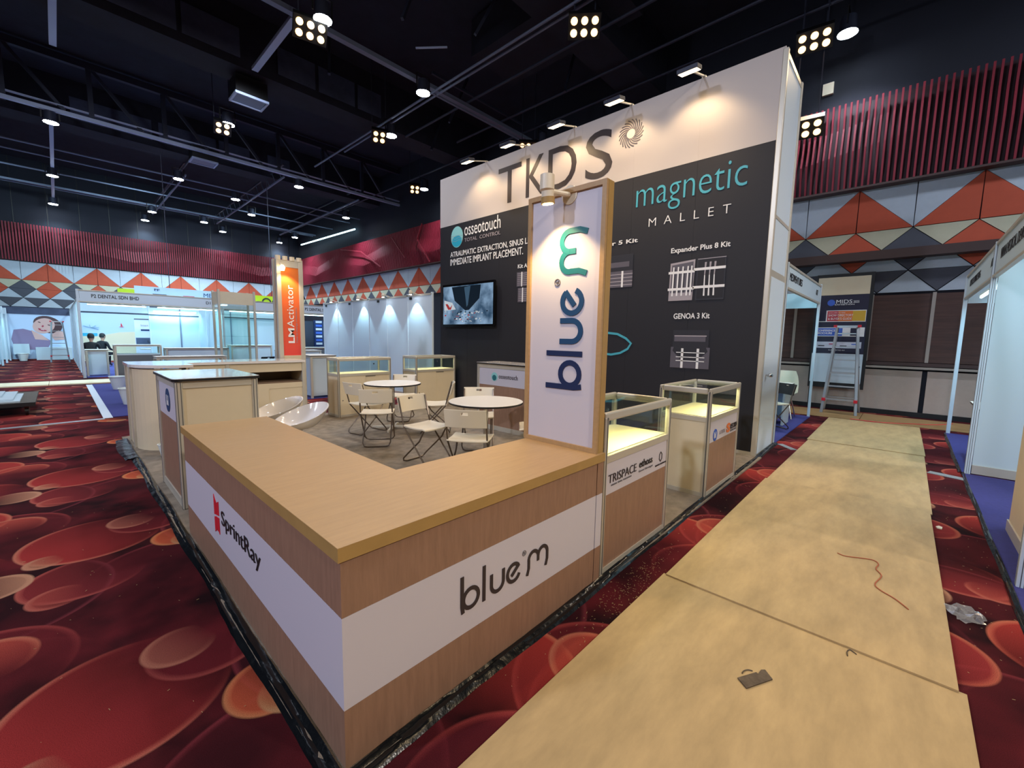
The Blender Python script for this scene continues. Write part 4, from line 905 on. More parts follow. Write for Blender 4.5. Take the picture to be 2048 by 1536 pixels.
# ================================================================ AISLE
ply = [('nearest plywood sheet of the aisle, lower edge out of the picture', -.10, 2.56, -.325, 1.01, .012, 0), ('second plywood sheet, red string lying on it', 2.545, 5.20, -.295, .995, .016, .003),
       ('third plywood sheet beside the two glass showcases', 5.18, 7.86, -.31, .985, .012, -.004), ('farthest long plywood sheet of the aisle', 7.84, 10.5, -.32, 1.0, .016, .004)]
for k, (lab, x0, x1, y0, y1, z, a) in enumerate(ply):
    t = box(-(x1 - x0) / 2, (x1 - x0) / 2, -(y1 - y0) / 2, (y1 - y0) / 2, 0, .009).build('plywood_sheet', 'ply'); tag(t, lab, 'plywood', 'plywood sheets on the aisle')
    t.location = ((x0 + x1) / 2, (y0 + y1) / 2, .002 + (z - .012) * 1.6); t.rotation_euler = (0, 0, a)
    if k % 2: t.location.z = .012
for k, (lab, y0, y1) in enumerate((('darker plywood sheet laid across below the step ladder', .55, 2.9), ('darker plywood sheet laid across at the right end of the aisle', -3.0, .54))):
    t = box(10.62, 11.75, y0, y1, .001, .012).build('plywood_sheet', 'ply_dark'); tag(t, lab, 'plywood', 'plywood sheets on the aisle')
# card scrap, string, plastic, wood chips
q = [at(a, b_, 2, .0125) for a, b_ in ((1475, 1357), (1512, 1346), (1516, 1349), (1522, 1341), (1530, 1341), (1545, 1360), (1493, 1378))]; p = sum(q, Vector()) / len(q)
cs = MB().prism([(v.x - p.x, v.y - p.y, 0) for v in q], (0, 0, .005)).build('slate_scrap', 'rust'); cs.location = (p.x, p.y, .0125); tag(cs, 'dark rectangular scrap of board lying on the nearest plywood', 'scrap')
def wire(name, px, m, lab, cat, r_=.0025, z=.024):
    def cr(a, b_, c, d, t): return .5 * ((2 * b_) + (c - a) * t + (2 * a - 5 * b_ + 4 * c - d) * t * t + (3 * b_ - a - 3 * c + d) * t ** 3)
    P = [at(a, b_, 2, z) for a, b_ in px]; Q = []
    for i in range(len(P) - 1):
        for k in range(5): Q.append(cr(P[max(i - 1, 0)], P[i], P[i + 1], P[min(i + 2, len(P) - 1)], k / 5) + Vector((0, 0, .001)))
    Q.append(P[-1]); o = MB().tube(Q, r_, 6).build(name, m, smooth=True); tag(o, lab, cat)
wire('string', [(1675, 1106), (1690, 1112), (1720, 1116), (1745, 1120), (1757, 1128), (1752, 1138), (1763, 1152), (1750, 1168), (1760, 1180), (1790, 1198), (1817, 1219)], 'string_red', 'curly reddish string lying on the second plywood sheet', 'string', .003)
wire('wire_scrap', [(1695, 1312), (1694, 1304), (1700, 1300), (1713, 1309)], 'rust', 'small bent wire lying near the seam of the nearest plywood', 'wire', z=.013)
wire('wire_scrap', [(1484, 1347), (1488, 1342), (1496, 1340), (1505, 1342)], 'rust', 'short curved wire beside the dark scrap on the plywood', 'wire', z=.013)
wire('wire_scrap', [(1432, 1180), (1440, 1182), (1436, 1186)], 'rust', 'tiny wire scrap on the plywood seam', 'wire', z=.013)
pc = at(1930, 1232, 2, 0); rnd = random.Random(11); mb = MB(); G = 9
for i in range(G):
    for j in range(G):
        a, b_ = (i / (G - 1) - .5) * .17, (j / (G - 1) - .5) * .15
        mb.v.append((a + rnd.uniform(-.008, .008), b_ + rnd.uniform(-.008, .008), .006 + rnd.uniform(0, .035) * (1 if 0 < i < G - 1 and 0 < j < G - 1 else .4)))
for i in range(G - 1):
    for j in range(G - 1):
        if (i, j) in ((0, 0), (0, 1), (7, 7), (7, 0), (6, 0), (0, 7)): continue
        a = i * G + j; mb.f.append((a, a + G, a + G + 1, a + 1))
o = mb.build('plastic_wrap', 'film'); o.location = (pc.x, pc.y, 0); o.rotation_euler = (0, 0, .5); tag(o, 'crumpled clear plastic wrap lying on the red carpet at right', 'plastic wrap')
mb = MB()
def chip(x, y, s_=None):
    s_ = s_ or rnd.uniform(.0007, .0022); a = rnd.uniform(0, PI); d = Vector((math.cos(a), math.sin(a), 0)) * s_ * rnd.uniform(1, 4); e = Vector((-math.sin(a), math.cos(a), 0)) * s_ * .4
    c = Vector((x, y, .003)); mb.prism([tuple(c - d - e), tuple(c + d - e), tuple(c + d + e), tuple(c - d + e)], (0, 0, .001))
for k in range(260): chip(rnd.gauss(2.3, .3), rnd.gauss(1.10, .05))
for k in range(60): chip(rnd.uniform(1.2, 5), rnd.uniform(1.03, 1.2))
for k in range(70): chip(rnd.uniform(-.6, .45), rnd.uniform(1.8, 5))
for k in range(60): chip(rnd.uniform(2.3, 6.5), rnd.uniform(-.6, -.34))
o = mb.build('wood_chips', 'ply'); tag(o, 'tiny pale wood chips and lint scattered over the red carpet', 'debris', kind='stuff')
p = at(1878, 1056, 2, 0); o = MB().prism([(-.03, -.015, 0), (.02, -.02, 0), (.035, .0, 0), (.0, .02, 0), (-.03, .012, 0)], (0, 0, .008)).build('foam_crumb', 'plastic_white'); o.location = (p.x, p.y, .001); tag(o, 'small cream crumb of foam on the carpet right of the plywood', 'debris')
# metal floor trunking strips
def strip(lab, x0, y0, x1, y1, wd, m='aluminium'):
    d = Vector((x1 - x0, y1 - y0, 0)); n = Vector((-d.y, d.x, 0)).normalized() * wd / 2
    o = MB().prism([(x0 - n.x, y0 - n.y, .001), (x1 - n.x, y1 - n.y, .001), (x1 + n.x, y1 + n.y, .001), (x0 + n.x, y0 + n.y, .001)], (0, 0, .006)).build('floor_strip', m); tag(o, lab, 'floor strip')
strip('metal floor strip left of the plywood near the backdrop corner', 7.2, 1.24, 6.95, 1.02, .09); strip('metal floor strip right of the plywood ending at the blue stall', 6.95, -.33, 6.85, -.66, .12)
strip('long grey metal floor strip crossing the left aisle', -4, 9.6, .45, 9.85, .12); strip('shiny taped strip along the edge of the neighbouring blue carpet', .5, 9.9, .5, 16.3, .12, 'tape')
for lab, x0, x1 in (('left pale plank across the left aisle', -3.2, -.25), ('right pale plank across the left aisle', -.24, 1.4)):
    o = box(x0, x1, 16.6, 17.7, .001, .03).build('plank', 'shelf_cream'); tag(o, lab, 'plank')

# ================================================================ RIGHT-HAND STALLS
def post(parent, x, y, h, s_=.045, m='panel_cool', name='post'):
    far = math.hypot(x, y) > 7.5
    f = rel(parent); o = box(x + f.x - s_ / 2, x + f.x + s_ / 2, y + f.y - s_ / 2, y + f.y + s_ / 2, 0 + f.z, h + f.z).build(name, m, parent, bevel=.005)
    if far: return o
    g_ = MB()
    for dx in (-.008, .008): g_.box(x + f.x + dx - .002, x + f.x + dx + .002, y + f.y - s_ / 2 - .001, y + f.y + s_ / 2 + .001, f.z, h + f.z - .01); g_.box(x + f.x - s_ / 2 - .001, x + f.x + s_ / 2 + .001, y + f.y + dx - .002, y + f.y + dx + .002, f.z, h + f.z - .01)
    g_.build('groove', 'groove', o); return o
def tube_lamp(lab, p0, p1, e, aim=(0, 0, -1), col=CYAN):
    p0, p1 = Vector(p0), Vector(p1); t = thing('tube_lamp', lab, 'tube lamp', p0); d = p1 - p0
    MB().cyl((0, 0, 0), d, .016, 10).build('tube', 'em_tube', t); MB().bar(Vector((0, 0, .03)), d + Vector((0, 0, .03)), .05, .025).build('fitting', 'plastic_white', t)
    c = (p0 + p1) / 2 - Vector((0, 0, .03)); l_ = light('AREA', c, e, col, c + Vector(aim), d.length, .06, name='tube_light')
    q = Vector(aim).normalized(); X = d.normalized(); Z = -q; X = (X - Z * X.dot(Z)).normalized(); Y = Z.cross(X)
    l_.rotation_euler = Matrix((X, Y, Z)).transposed().to_euler(); return t
rs = thing('exhibition_stall', 'white system stall on the right side of the aisle with name fascias', 'exhibition stall', (8.7, -.66, 0)); f = rel(rs)
for x in (4.0, 7.2, 10.3): post(rs, x, -.66, 2.66, .05)
for x in (5.0, 7.2, 10.3): post(rs, x, -3.6, 2.5)
def fb(parent, name, m, x0, x1, y0, y1, z0, z1, **k):
    f = rel(parent); return box(x0 + f.x, x1 + f.x, y0 + f.y, y1 + f.y, z0 + f.z, z1 + f.z).build(name, m, parent, **k)
fb(rs, 'fascia', 'stall_white', 7.23, 10.27, -.675, -.655, 2.28, 2.62); fb(rs, 'fascia', 'stall_white', 4.03, 7.17, -.675, -.655, 2.28, 2.62)
for z in (2.26, 2.62): fb(rs, 'fascia_rail', 'alu', 4.0, 10.3, -.68, -.64, z, z + .03)
for k in range(3): fb(rs, 'wall_panel', 'stall_white', 7.185, 7.205, -1.64 - k * .97 + .0, -.69 - k * .97, .12, 2.45)
for z in (.03, .10): pass
fb(rs, 'bottom_rail', 'alu', 7.17, 7.22, -3.6, -.69, .02, .12); fb(rs, 'top_rail', 'alu', 7.17, 7.22, -3.6, -.69, 2.45, 2.5)
for k in range(3): fb(rs, 'rear_panel', 'stall_white', 7.25 + k * 1.0, 8.22 + k * 1.0, -3.62, -3.6, .1, 2.5)
fb(rs, 'cross_beam', 'stall_white', 10.28, 10.32, -3.6, -.69, 2.2, 2.5)
tx = lambda s_, x, z, W_, H_, y=-.676 + .024: text(s_, rs, (x + W_, y, z), (-1, 0, 0), (0, 0, 1), W_, H_, 'ink_black', 0)
tx('VIVAN MEDICAL DEVICE MANUFACTURING', 4.5, 2.42, 2.35, .11); tx('A19', 7.32, 2.42, .22, .10); tx('DEVICES MARKETING', 8.5, 2.42, 1.25, .10)
o = box(7.23, 10.3, -3.6, -.62, 0, .012).build('stall_carpet', 'blue_carpet'); tag(o, 'blue carpet of the far stall on the right', 'carpet'); 
o = box(2.4, 7.16, -4.0, -.62, 0, .012).build('stall_carpet', 'blue_carpet'); tag(o, 'blue carpet of the nearer stall on the right', 'carpet')
o = crinkle((2.4, -.615, 0), (7.2, -.635, 0), .03, 1, .014, 'p', 21).build('plastic_skirt', 'plastic_black', smooth=True); tag(o, 'black edging strip along the nearer blue carpet on the right', 'plastic sheet')
o = crinkle((7.2, -.615, 0), (10.3, -.635, 0), .03, 1, .014, 'p', 22).build('plastic_skirt', 'plastic_black', smooth=True); tag(o, 'black edging strip along the farther blue carpet on the right', 'plastic sheet')
rc = thing('stall_counter', 'white counter with dark-edged top inside the far right stall', 'counter', (7.9, -1.0, .012)); fb(rc, 'body', 'stall_white', 7.6, 8.5, -1.25, -.76, .10, .72); fb(rc, 'plinth', 'alu', 7.6, 8.5, -1.25, -.76, .012, .10)
fb(rc, 'dark_edge', 'black_edge', 7.56, 8.54, -1.29, -.72, .72, .738); fb(rc, 'countertop', 'table_white', 7.56, 8.54, -1.29, -.72, .738, .745)
rp = thing('reception_counter', 'cream white panelled counter at the right edge of the picture', 'counter', (4.6, -.9, .012)); fb(rp, 'panel', 'panel_white', 4.02, 5.17, -.80, -.74, .1, 1.06); fb(rp, 'bottom_rail', 'alu', 4.0, 5.19, -.81, -.73, .012, .1); fb(rp, 'end_panel', 'panel_white', 5.13, 5.17, -1.3, -.80, .1, 1.06); fb(rp, 'top_rail', 'alu', 4.0, 5.19, -.81, -.73, 1.06, 1.1)
tube_lamp('fluorescent tube behind the fascia of the far right stall', (7.6, -.80, 2.26), (9.9, -.80, 2.26), 34, (0, -.6, -1)); tube_lamp('fluorescent tube behind the fascia of the nearer right stall', (4.4, -.95, 2.30), (6.5, -.95, 2.30), 26, (.35, -.7, -.8))

# stall behind the backdrop, left of the aisle end
ls = thing('exhibition_stall', 'white system stall directly behind the tall backdrop', 'exhibition stall', (8.7, 1.33, 0)); f = rel(ls)
post(ls, 10.35, 1.33, 2.66); post(ls, 7.16, 1.33, 2.64); post(ls, 10.35, 4.4, 2.5)
fb(ls, 'fascia', 'stall_white', 7.19, 10.32, 1.325, 1.345, 2.30, 2.60)
for z in (2.27, 2.60): fb(ls, 'fascia_rail', 'alu', 7.16, 10.35, 1.31, 1.355, z, z + .03)
text('MEDIVENTURES', ls, (7.35, 1.323, 2.41), (1, 0, 0), (0, 0, 1), 1.0, .11, 'ink_black'); text('A27', ls, (9.8, 1.323, 2.41), (1, 0, 0), (0, 0, 1), .22, .10, 'ink_black')
fb(ls, 'cross_fascia', 'stall_white', 10.33, 10.36, 1.36, 4.4, 2.2, 2.5)
for k in range(3): fb(ls, 'rear_panel', 'stall_white', 7.2 + k * 1.05, 8.2 + k * 1.05, 4.4, 4.42, .1, 2.5)
o = box(7.14, 10.4, 1.30, 4.4, 0, .012).build('stall_carpet', 'blue_carpet'); tag(o, 'blue carpet of the stall behind the backdrop', 'carpet')
tube_lamp('fluorescent tube inside the stall behind the backdrop', (7.5, 1.5, 2.42), (9.6, 1.5, 2.42), 34, (.3, .8, -1))
t = thing('desk', 'white desk with dark-edged top in the stall behind the backdrop', 'desk', (8.9, 1.95, .012)); fb(t, 'desktop', 'table_white', 8.75, 9.35, 1.46, 2.7, .745, .752); fb(t, 'dark_edge', 'black_edge', 8.75, 9.35, 1.46, 2.7, .727, .745); fb(t, 'end_panel', 'stall_white', 8.8, 9.3, 1.50, 1.53, .012, .727); fb(t, 'end_panel', 'stall_white', 8.8, 9.3, 2.63, 2.66, .012, .727); fb(t, 'back_panel', 'stall_white', 9.26, 9.3, 1.53, 2.63, .1, .727)
t = thing('cardboard_box', 'tan cardboard box standing on the white stall desk', 'box', (9.05, 1.95, .752)); MB().box(-.18, .18, -.16, .2, 0, .2).build('carton', 'cardboard', t); MB().prism([(-.18, -.16, .2), (.18, -.16, .2), (.2, -.26, .22), (-.2, -.26, .22)], (0, 0, .004)).build('flap', 'cardboard', t); MB().prism([(-.18, .2, .2), (.18, .2, .2), (.2, .28, .23), (-.2, .28, .23)], (0, 0, .004)).build('flap', 'cardboard', t)
for k, (x, y, lab) in enumerate(((9.9, 1.72, 'white shell chair nearer the post behind the stall desk'), (9.95, 2.25, 'white shell chair farther left behind the stall desk'))):
    t = thing('shell_chair', lab, 'chair', (x, y, .012), PI)
    mb = MB(); nu, nv = 10, 8
    for th in (0, .012):
        for i in range(nu + 1):
            for j in range(nv + 1):
                a, v = i / nu * 2 - 1, j / nv
                if v < .5: p_ = (.2 - v * .8, a * .22, .46 + .04 * a * a)
                else: w2 = (v - .5) * 2; p_ = (-.2 - .1 * w2, a * .22 * (1 - .35 * w2 ** 3), .46 + .46 * w2 + .04 * a * a * (1 - w2)); p_ = (p_[0] + .05 * a * a, p_[1], p_[2])
                mb.v.append((p_[0] - th * (v > .5), p_[1], p_[2] - th * (v <= .5)))
    B_ = (nu + 1) * (nv + 1)
    for i in range(nu):
        for j in range(nv):
            a = i * (nv + 1) + j; mb.f += [(a, a + 1, a + nv + 2, a + nv + 1), (a + B_, a + B_ + nv + 1, a + B_ + nv + 2, a + B_ + 1)]
    mb.build('shell', 'plastic_white', t, smooth=True)
    for sx in (-1, 1):
        for sy in (-1, 1): MB().tube([(sx * .1, sy * .1, .45), (sx * .2, sy * .2, 0)], .011, 8).build('leg', 'chrome', t)
t = dup(c0, (8.35, 1.62, .012), PI / 2 + .9, 'folding chair with black backrest in the stall behind the backdrop', 'folding chairs in the neighbouring stalls')
for ch in t.children:
    if ch.name.startswith('backrest'): ch.data = ch.data.copy(); ch.data.materials[0] = M['black']; ch['label'] = 'black backrest'

# ---- directory board and step ladder at the far wall
db = thing('directory_board', 'tall navy event directory board standing against the far wall', 'board', (11.9, 1.12, 0)); f = rel(db)
Xb = 11.95; by0, by1 = .66, 1.58
fb(db, 'frame', 'black', Xb + .005, Xb + .05, by0 - .06, by1 + .03, .5, 3.04); fb(db, 'header_panel', 'panel_white', Xb - .005, Xb + .005, by0, by1, 2.58, 2.97); fb(db, 'poster', 'poster_navy', Xb - .004, Xb + .005, by0, by1, 1.28, 2.575)
fb(db, 'lower_panel', 'panel_cool', Xb - .006, Xb + .005, by0, by1, .62, 1.275); fb(db, 'leg', 'black', Xb + .01, Xb + .05, by0, by0 + .05, 0, .5); fb(db, 'leg', 'black', Xb + .01, Xb + .05, by1 - .05, by1, 0, .5)
def pp(m, ya, yb, za, zb, lv=1, name='poster_print'): fb(db, name, m, Xb - .006 - .002 * lv, Xb - .004, ya, yb, za, zb)
pp('white_ink', by0 + .02, by1 - .02, 1.985, 2.24); pp('poster_red', by0 + .35, by1 - .22, 2.0, 2.225, 2); pp('poster_gold', by0 + .03, by0 + .36, 2.0, 2.225, 2); pp('orange_ink', by0 + .25, by0 + .5, 2.0, 2.225, 2.5); pp('poster_navy', by1 - .2, by1 - .03, 2.0, 2.24, 2)
pp('white_ink', by0 + .02, by1 - .02, 1.66, 1.86); pp('poster_blue', by0 + .4, by1 - .02, 1.675, 1.845, 2); pp('poster_navy', by0 + .1, by0 + .26, 1.68, 1.845, 2); pp('poster_pale', by0 + .05, by1 - .05, 1.40, 1.54)
dt = lambda s_, y, z, W_, H_, m='white_ink', b_=0: text(s_, db, (Xb - .014, y, z), (0, -1, 0), (0, 0, 1), W_, H_, m, b_, .002)
dt('MIDS', by1 - .36, 2.39, .28, .08, 'white_ink', .0); dt('EXHIBITION', by1 - .34, 2.35, .34, .03); dt('2025', by1 - .66, 2.395, .1, .05)
disc2(db, (Xb - .006, by1 - .27, 2.41), .07, .07, 'poster_blue', axis='x')
dt('SHOW DIRECTORY', by1 - .24, 2.105, .44, .05, 'white_ink', .0); dt("& BUYER'S GUIDE", by1 - .24, 2.03, .42, .05, 'white_ink', .0); dt('SCAN HERE TO VIEW', by1 - .24, 2.175, .30, .02)
dt('CONFERENCE', by1 - .06, 1.77, .33, .045, 'white_ink', .02); dt('BROCHURE', by1 - .06, 1.71, .28, .045, 'white_ink', .02); dt('SUPPORTED BY', by1 - .3, 1.345, .3, .02)
for k, (a, m) in enumerate(((.1, 'ink'), (.3, 'magenta_ink'), (.5, 'ink'), (.7, 'poster_blue'))): pp(m, by1 - a - .12, by1 - a, 1.44 + .04 * (k % 2), 1.46 + .04 * (k % 2), 2)
ld = thing('step_ladder', 'aluminium step ladder standing open in front of the directory board', 'ladder', (11.35, .93, .013), 0)
H_ = 1.85
for sy in (-1, 1):
    MB().bar((-.15, sy * .29, 0), (.06, sy * .17, H_), .05, .025).build('rail', 'aluminium', ld); MB().bar((.48, sy * .31, 0), (.12, sy * .17, H_ - .1), .03, .02).build('rear_leg', 'aluminium', ld)
    MB().bar((.02, sy * .21, 1.0), (.28, sy * .25, 1.0), .015, .01).build('spreader', 'dark_metal', ld)
for k in range(6):
    z = .3 + k * .28; t_ = z / H_; MB().box(-.15 + .21 * t_ - .01, -.15 + .21 * t_ + .08, -.29 + .12 * t_, .29 - .12 * t_, z - .012, z + .012).build('tread', 'aluminium', ld)
    if k % 2 == 0: MB().bar((.48 - .36 * t_, -.31 + .14 * t_, z), (.48 - .36 * t_, .31 - .14 * t_, z), .02).build('brace', 'aluminium', ld)
MB().box(-.02, .16, -.2, .2, H_ - .02, H_ + .02).build('top_cap', 'aluminium', ld)
for sy in (-1, 1): MB().box(-.03, .0, sy * .2 - .03, sy * .2 + .03, H_ - .02, H_ + .03).build('red_corner', 'red_ink', ld, label='red plastic corner'); MB().box(-.19, -.10, sy * .27 - .03, sy * .27 + .03, .26, .32).build('red_foot_guard', 'red_ink', ld, label='red plastic guard')
wire('cable', [(1700, 838), (1760, 845), (1820, 848), (1870, 850), (1905, 848)], 'red_ink', 'thin red cable lying along the foot of the far wall', 'cable', .01, .012)

# ================================================================ LEFT-HAND NEIGHBOURS
# white partition continuing the line of the backdrop
pw = thing('partition_wall', 'long white system partition with four lit cones of light', 'partition', (6.0, 11, 0)); f = rel(pw)
ys = [8.15, 9.15, 10.12, 11.08, 12.05, 13.0, 14.0]
for a, b_ in zip(ys[:-1], ys[1:]): fb(pw, 'wall_panel', 'panel_cool', 5.99, 6.01, a + .025, b_ - .025, .06, 2.46)
for y in ys: post(pw, 6.0, y, 2.52, .05)
fb(pw, 'top_rail', 'alu', 5.975, 6.025, 8.15, 14, 2.46, 2.50); fb(pw, 'bottom_rail', 'alu', 5.975, 6.025, 8.15, 14, .0, .06)
for k, (y, lab) in enumerate(((13.05, 'leftmost'), (11.35, 'second from the left'), (10.0, 'third from the left'), (8.75, 'rightmost'))):
    t = thing('arm_spotlight', f'small white arm spotlight on the white partition, {lab}', 'spotlight', (6.0, y, 2.5), 0, 'arm spotlights of the white partition')
    MB().bar((0, 0, 0), (-.16, 0, .05), .02).build('arm', 'plastic_white', t); MB().lathe([(.035, 0), (.045, .05), (.03, .1)], (-.19, 0, -.02), 12).build('housing', 'plastic_white', t); MB().lathe([(.03, 0), (.03, .004)], (-.19, 0, -.026), 12).build('lens', 'em_cool', t)
    light('SPOT', (5.80, y, 2.44), 48, (.50, .84, 1), (5.97, y, 1.6), .02, spot=80, blend=.35, name='partition_light')
for k, y in enumerate((13.8, 12.2, 10.55, 9.0)): box(5.97 + f.x, 5.985 + f.x, y - .05 + f.y, y + .05 + f.y, 2.38, 2.44).build('black_clip', 'black', pw)
# blue carpet of the neighbour with its furniture
o = box(.56, 5.95, 9.95, 16.3, 0, .012).build('stall_carpet', 'blue_carpet'); tag(o, 'large blue carpet of the neighbouring stall at left', 'carpet')
def bucket(lab, x, y, s_=1):
    t = thing('waste_bin', lab, 'bin', (x, y, .013)); MB().lathe([(.105 * s_, 0), (.165 * s_, .3 * s_), (.175 * s_, .3 * s_), (.175 * s_, .315 * s_), (.155 * s_, .315 * s_), (.1 * s_, .02)], n=24).build('bucket_body', 'bucket', t, smooth=True); return t
bucket('white plastic bin standing alone on the blue carpet', .98, 14.6, 1.05); bucket('white plastic bin half hidden behind the rounded cabinet', .93, 11.5, 1.05)
bucket('white plastic bin inside the booth behind the podium', .80, 6.35, .5); bucket('white plastic bin beside the orange sign pylon', 3.6, 11.6, 1.05)
gt = thing('glass_tower', 'tall glass display tower with cream header behind the bar cabinet', 'display cabinet', (3.1, 12.7, .012)); f = rel(gt); x0, x1, y0, y1 = 2.75, 3.52, 12.4, 12.95
for x, y in ((x0, y0), (x1, y0), (x1, y1), (x0, y1)): post(gt, x, y, 2.55, .05, 'alu')
fb(gt, 'header_panel', 'panel_white', x0, x1, y0 - .01, y0 + .01, 2.2, 2.5); fb(gt, 'header_panel', 'panel_white', x0 - .01, x0 + .01, y0, y1, 2.2, 2.5); fb(gt, 'cabinet_body', 'panel_white', x0, x1, y0, y1, .05, .75)
for z in (.75, 1.4, 1.95): fb(gt, 'glass_shelf', 'glass', x0 + .03, x1 - .03, y0 + .03, y1 - .03, z, z + .008)
for a in ((x0 + .03, x1 - .03, y0 - .003, y0 + .003), (x0 + .03, x1 - .03, y1 - .003, y1 + .003)): fb(gt, 'glass_pane', 'glass', *a, .76, 2.2)
fb(gt, 'top_lamp', 'em_tube', x0 + .1, x0 + .2, y0 + .1, y0 + .3, 2.17, 2.19)
def counter_b(lab, x0, x1, y0, y1, H_=1.0, m='stall_white', edge=True, lower='grey_panel', open_=False):
    t = thing('stall_counter', lab, 'counter', ((x0 + x1) / 2, (y0 + y1) / 2, .012))
    for x, y in ((x0, y0), (x1, y0), (x1, y1), (x0, y1)): post(t, x, y, H_ - .03, .05, 'alu')
    if open_:
        fb(t, 'display_shelf', m, x0, x1, y0, y1, H_ - .32, H_ - .28); fb(t, 'glass_pane', 'glass', x0, x1, y0 - .003, y0 + .003, H_ - .28, H_ - .06); fb(t, 'lower_panel', lower, x0 + .03, x1 - .03, y0, y0 + .02, .06, H_ - .32)
    else: fb(t, 'front_panel', m, x0 + .03, x1 - .03, y0, y0 + .02, .06, H_ - .05)
    fb(t, 'side_panel', m, x0, x0 + .02, y0 + .03, y1 - .03, .06, H_ - .33 if open_ else H_ - .05); fb(t, 'side_panel', m, x1 - .02, x1, y0 + .03, y1 - .03, .06, H_ - .33 if open_ else H_ - .05)
    fb(t, 'top_rail', 'alu', x0 - .02, x1 + .02, y0 - .02, y1 + .02, H_ - .05, H_ - .012)
    if edge: fb(t, 'dark_edge', 'black_edge', x0 - .03, x1 + .03, y0 - .03, y1 + .03, H_ - .012, H_)
    fb(t, 'countertop', 'table_white', x0 - .03, x1 + .03, y0 - .03, y1 + .03, H_, H_ + .008); return t
counter_b('white framed glass counter with grey front at the dental stall entrance', 1.2, 2.3, 18.0, 18.5, 1.05, open_=True, edge=False)
counter_b('long white counter to the right of the grey fronted one', 2.4, 4.1, 17.6, 18.1, .95)
counter_b('white counter with dark top in front of the seated people', .60, 1.08, 19.2, 19.7, .86)
counter_b('white counter with dark top at the right side of the neighbouring carpet', 4.4, 5.5, 13.2, 13.7, 1.0)
counter_b('white counter standing behind the left rear showcase', 3.95, 4.5, 10.0, 10.8, 1.0)
counter_b('grey fronted counter between bar cabinet and glass tower', 1.35, 2.5, 11.0, 11.4, .98, m='panel_white', open_=True, edge=False)
counter_b('white counter with dark top inside the middle stall', 4.6, 6.0, 19.2, 19.7, 1.0)
# row of stalls facing the neighbours (front line y=18.7)
p2 = thing('exhibition_stall', 'dental stall with grey name fascia and bright tubes at left', 'exhibition stall', (2.3, 18.7, 0)); f = rel(p2)
for x in (.5, 4.25): post(p2, x, 18.7, 2.74, .07)
for x in (.5, 2.6, 4.25, 5.9): post(p2, x, 22.6, 2.5, .05)
fb(p2, 'fascia', 'panel_cool', .54, 4.21, 18.68, 18.71, 2.38, 2.70)
for z in (2.35, 2.70): fb(p2, 'fascia_rail', 'alu', .5, 4.25, 18.66, 18.73, z, z + .03)
text('P2 DENTAL SDN BHD', p2, (.80, 18.675, 2.50), (1, 0, 0), (0, 0, 1), 1.12, .11, 'ink_black', .01); text('D11', p2, (3.75, 18.675, 2.50), (1, 0, 0), (0, 0, 1), .2, .10, 'ink_black', .01)
for k in range(3): fb(p2, 'rear_panel', 'stall_white', 2.62 + k * .98, 3.57 + k * .98, 22.6, 22.62, .06, 2.45)
for x in (3.595, 4.575, 5.555): fb(p2, 'rear_post', 'pipe_grey', x - .018, x + .018, 22.57, 22.6, .06, 2.5)
fb(p2, 'rear_header', 'stall_white', .52, 2.6, 22.6, 22.62, 2.2, 2.5); fb(p2, 'dark_rail', 'dark_metal', .52, 5.9, 22.56, 22.6, 2.14, 2.18)
for k in range(3): fb(p2, 'side_panel', 'stall_white', 4.24, 4.26, 18.76 + k * 1.28, 19.98 + k * 1.28, .06, 2.45)
for k in range(9): post(p2, .5, 19.9 + k * 1.25, 2.5, .05)
for k in range(6): fb(p2, 'side_panel', 'stall_white', .49, .51, 22.45 + k * 1.25, 23.6 + k * 1.25, .06, 2.4)
fb(p2, 'side_rail', 'alu', .48, .52, 18.7, 31, 2.4, 2.48)
tube_lamp('left fluorescent tube under the dental stall fascia', (.7, 18.85, 2.3), (2.1, 18.85, 2.3), 42, (0, .7, -.9)); tube_lamp('right fluorescent tube under the dental stall fascia', (2.4, 18.85, 2.3), (4.1, 18.85, 2.3), 42, (0, .7, -.9))
tube_lamp('fluorescent tube deeper inside the dental stall', (.7, 22.9, 2.28), (2.4, 22.9, 2.28), 45, (0, .7, -.9)); tube_lamp('fluorescent tube on the panels right of the dental stall', (2.7, 22.3, 2.3), (4.1, 22.3, 2.3), 26, (0, .3, -1))
o = box(.56, 9.0, 18.75, 27, 0, .012).build('stall_carpet', 'blue_carpet'); tag(o, 'blue carpet under the row of dental stalls at the back', 'carpet')
# beach mural with banner
mu = thing('mural_banner', 'beach mural with sea, sand and a small red sail on the dental stall rear wall', 'mural', (1.6, 27, 0)); f = rel(mu)
fb(mu, 'mural_panel', 'sky_print', .56, 3.4, 27, 27.03, .1, 2.3); fb(mu, 'printed_sea', 'sea_print', .56, 1.25, 26.995, 27, 1.22, 1.36); fb(mu, 'printed_sand', 'sand_print', .56, 3.4, 26.99, 26.998, .1, 1.22)
MB().prism([(1.2 + f.x, -.008, 1.22), (3.4 + f.x, -.008, 1.22), (3.4 + f.x, -.008, 1.5), (2.0 + f.x, -.008, 1.42)], (0, -.003, 0)).build('printed_sand', 'sand_print', mu)
MB().prism([(1.98 + f.x, -.01, 1.66), (2.18 + f.x, -.01, 1.66), (2.08 + f.x, -.01, 1.70)], (0, -.003, 0)).prism([(2.05 + f.x, -.01, 1.71), (2.12 + f.x, -.01, 1.71), (2.07 + f.x, -.01, 1.86)], (0, -.003, 0)).build('printed_sail', 'red_ink', mu)
for a in (-.5, .2, .9, 1.7, 2.5): MB().bar((1.05 + f.x, -.012, 1.6), (1.05 + .28 * math.cos(a) + f.x, -.012, 1.6 + .14 * math.sin(a)), .02, .005).build('printed_palm', 'teal_dark', mu)
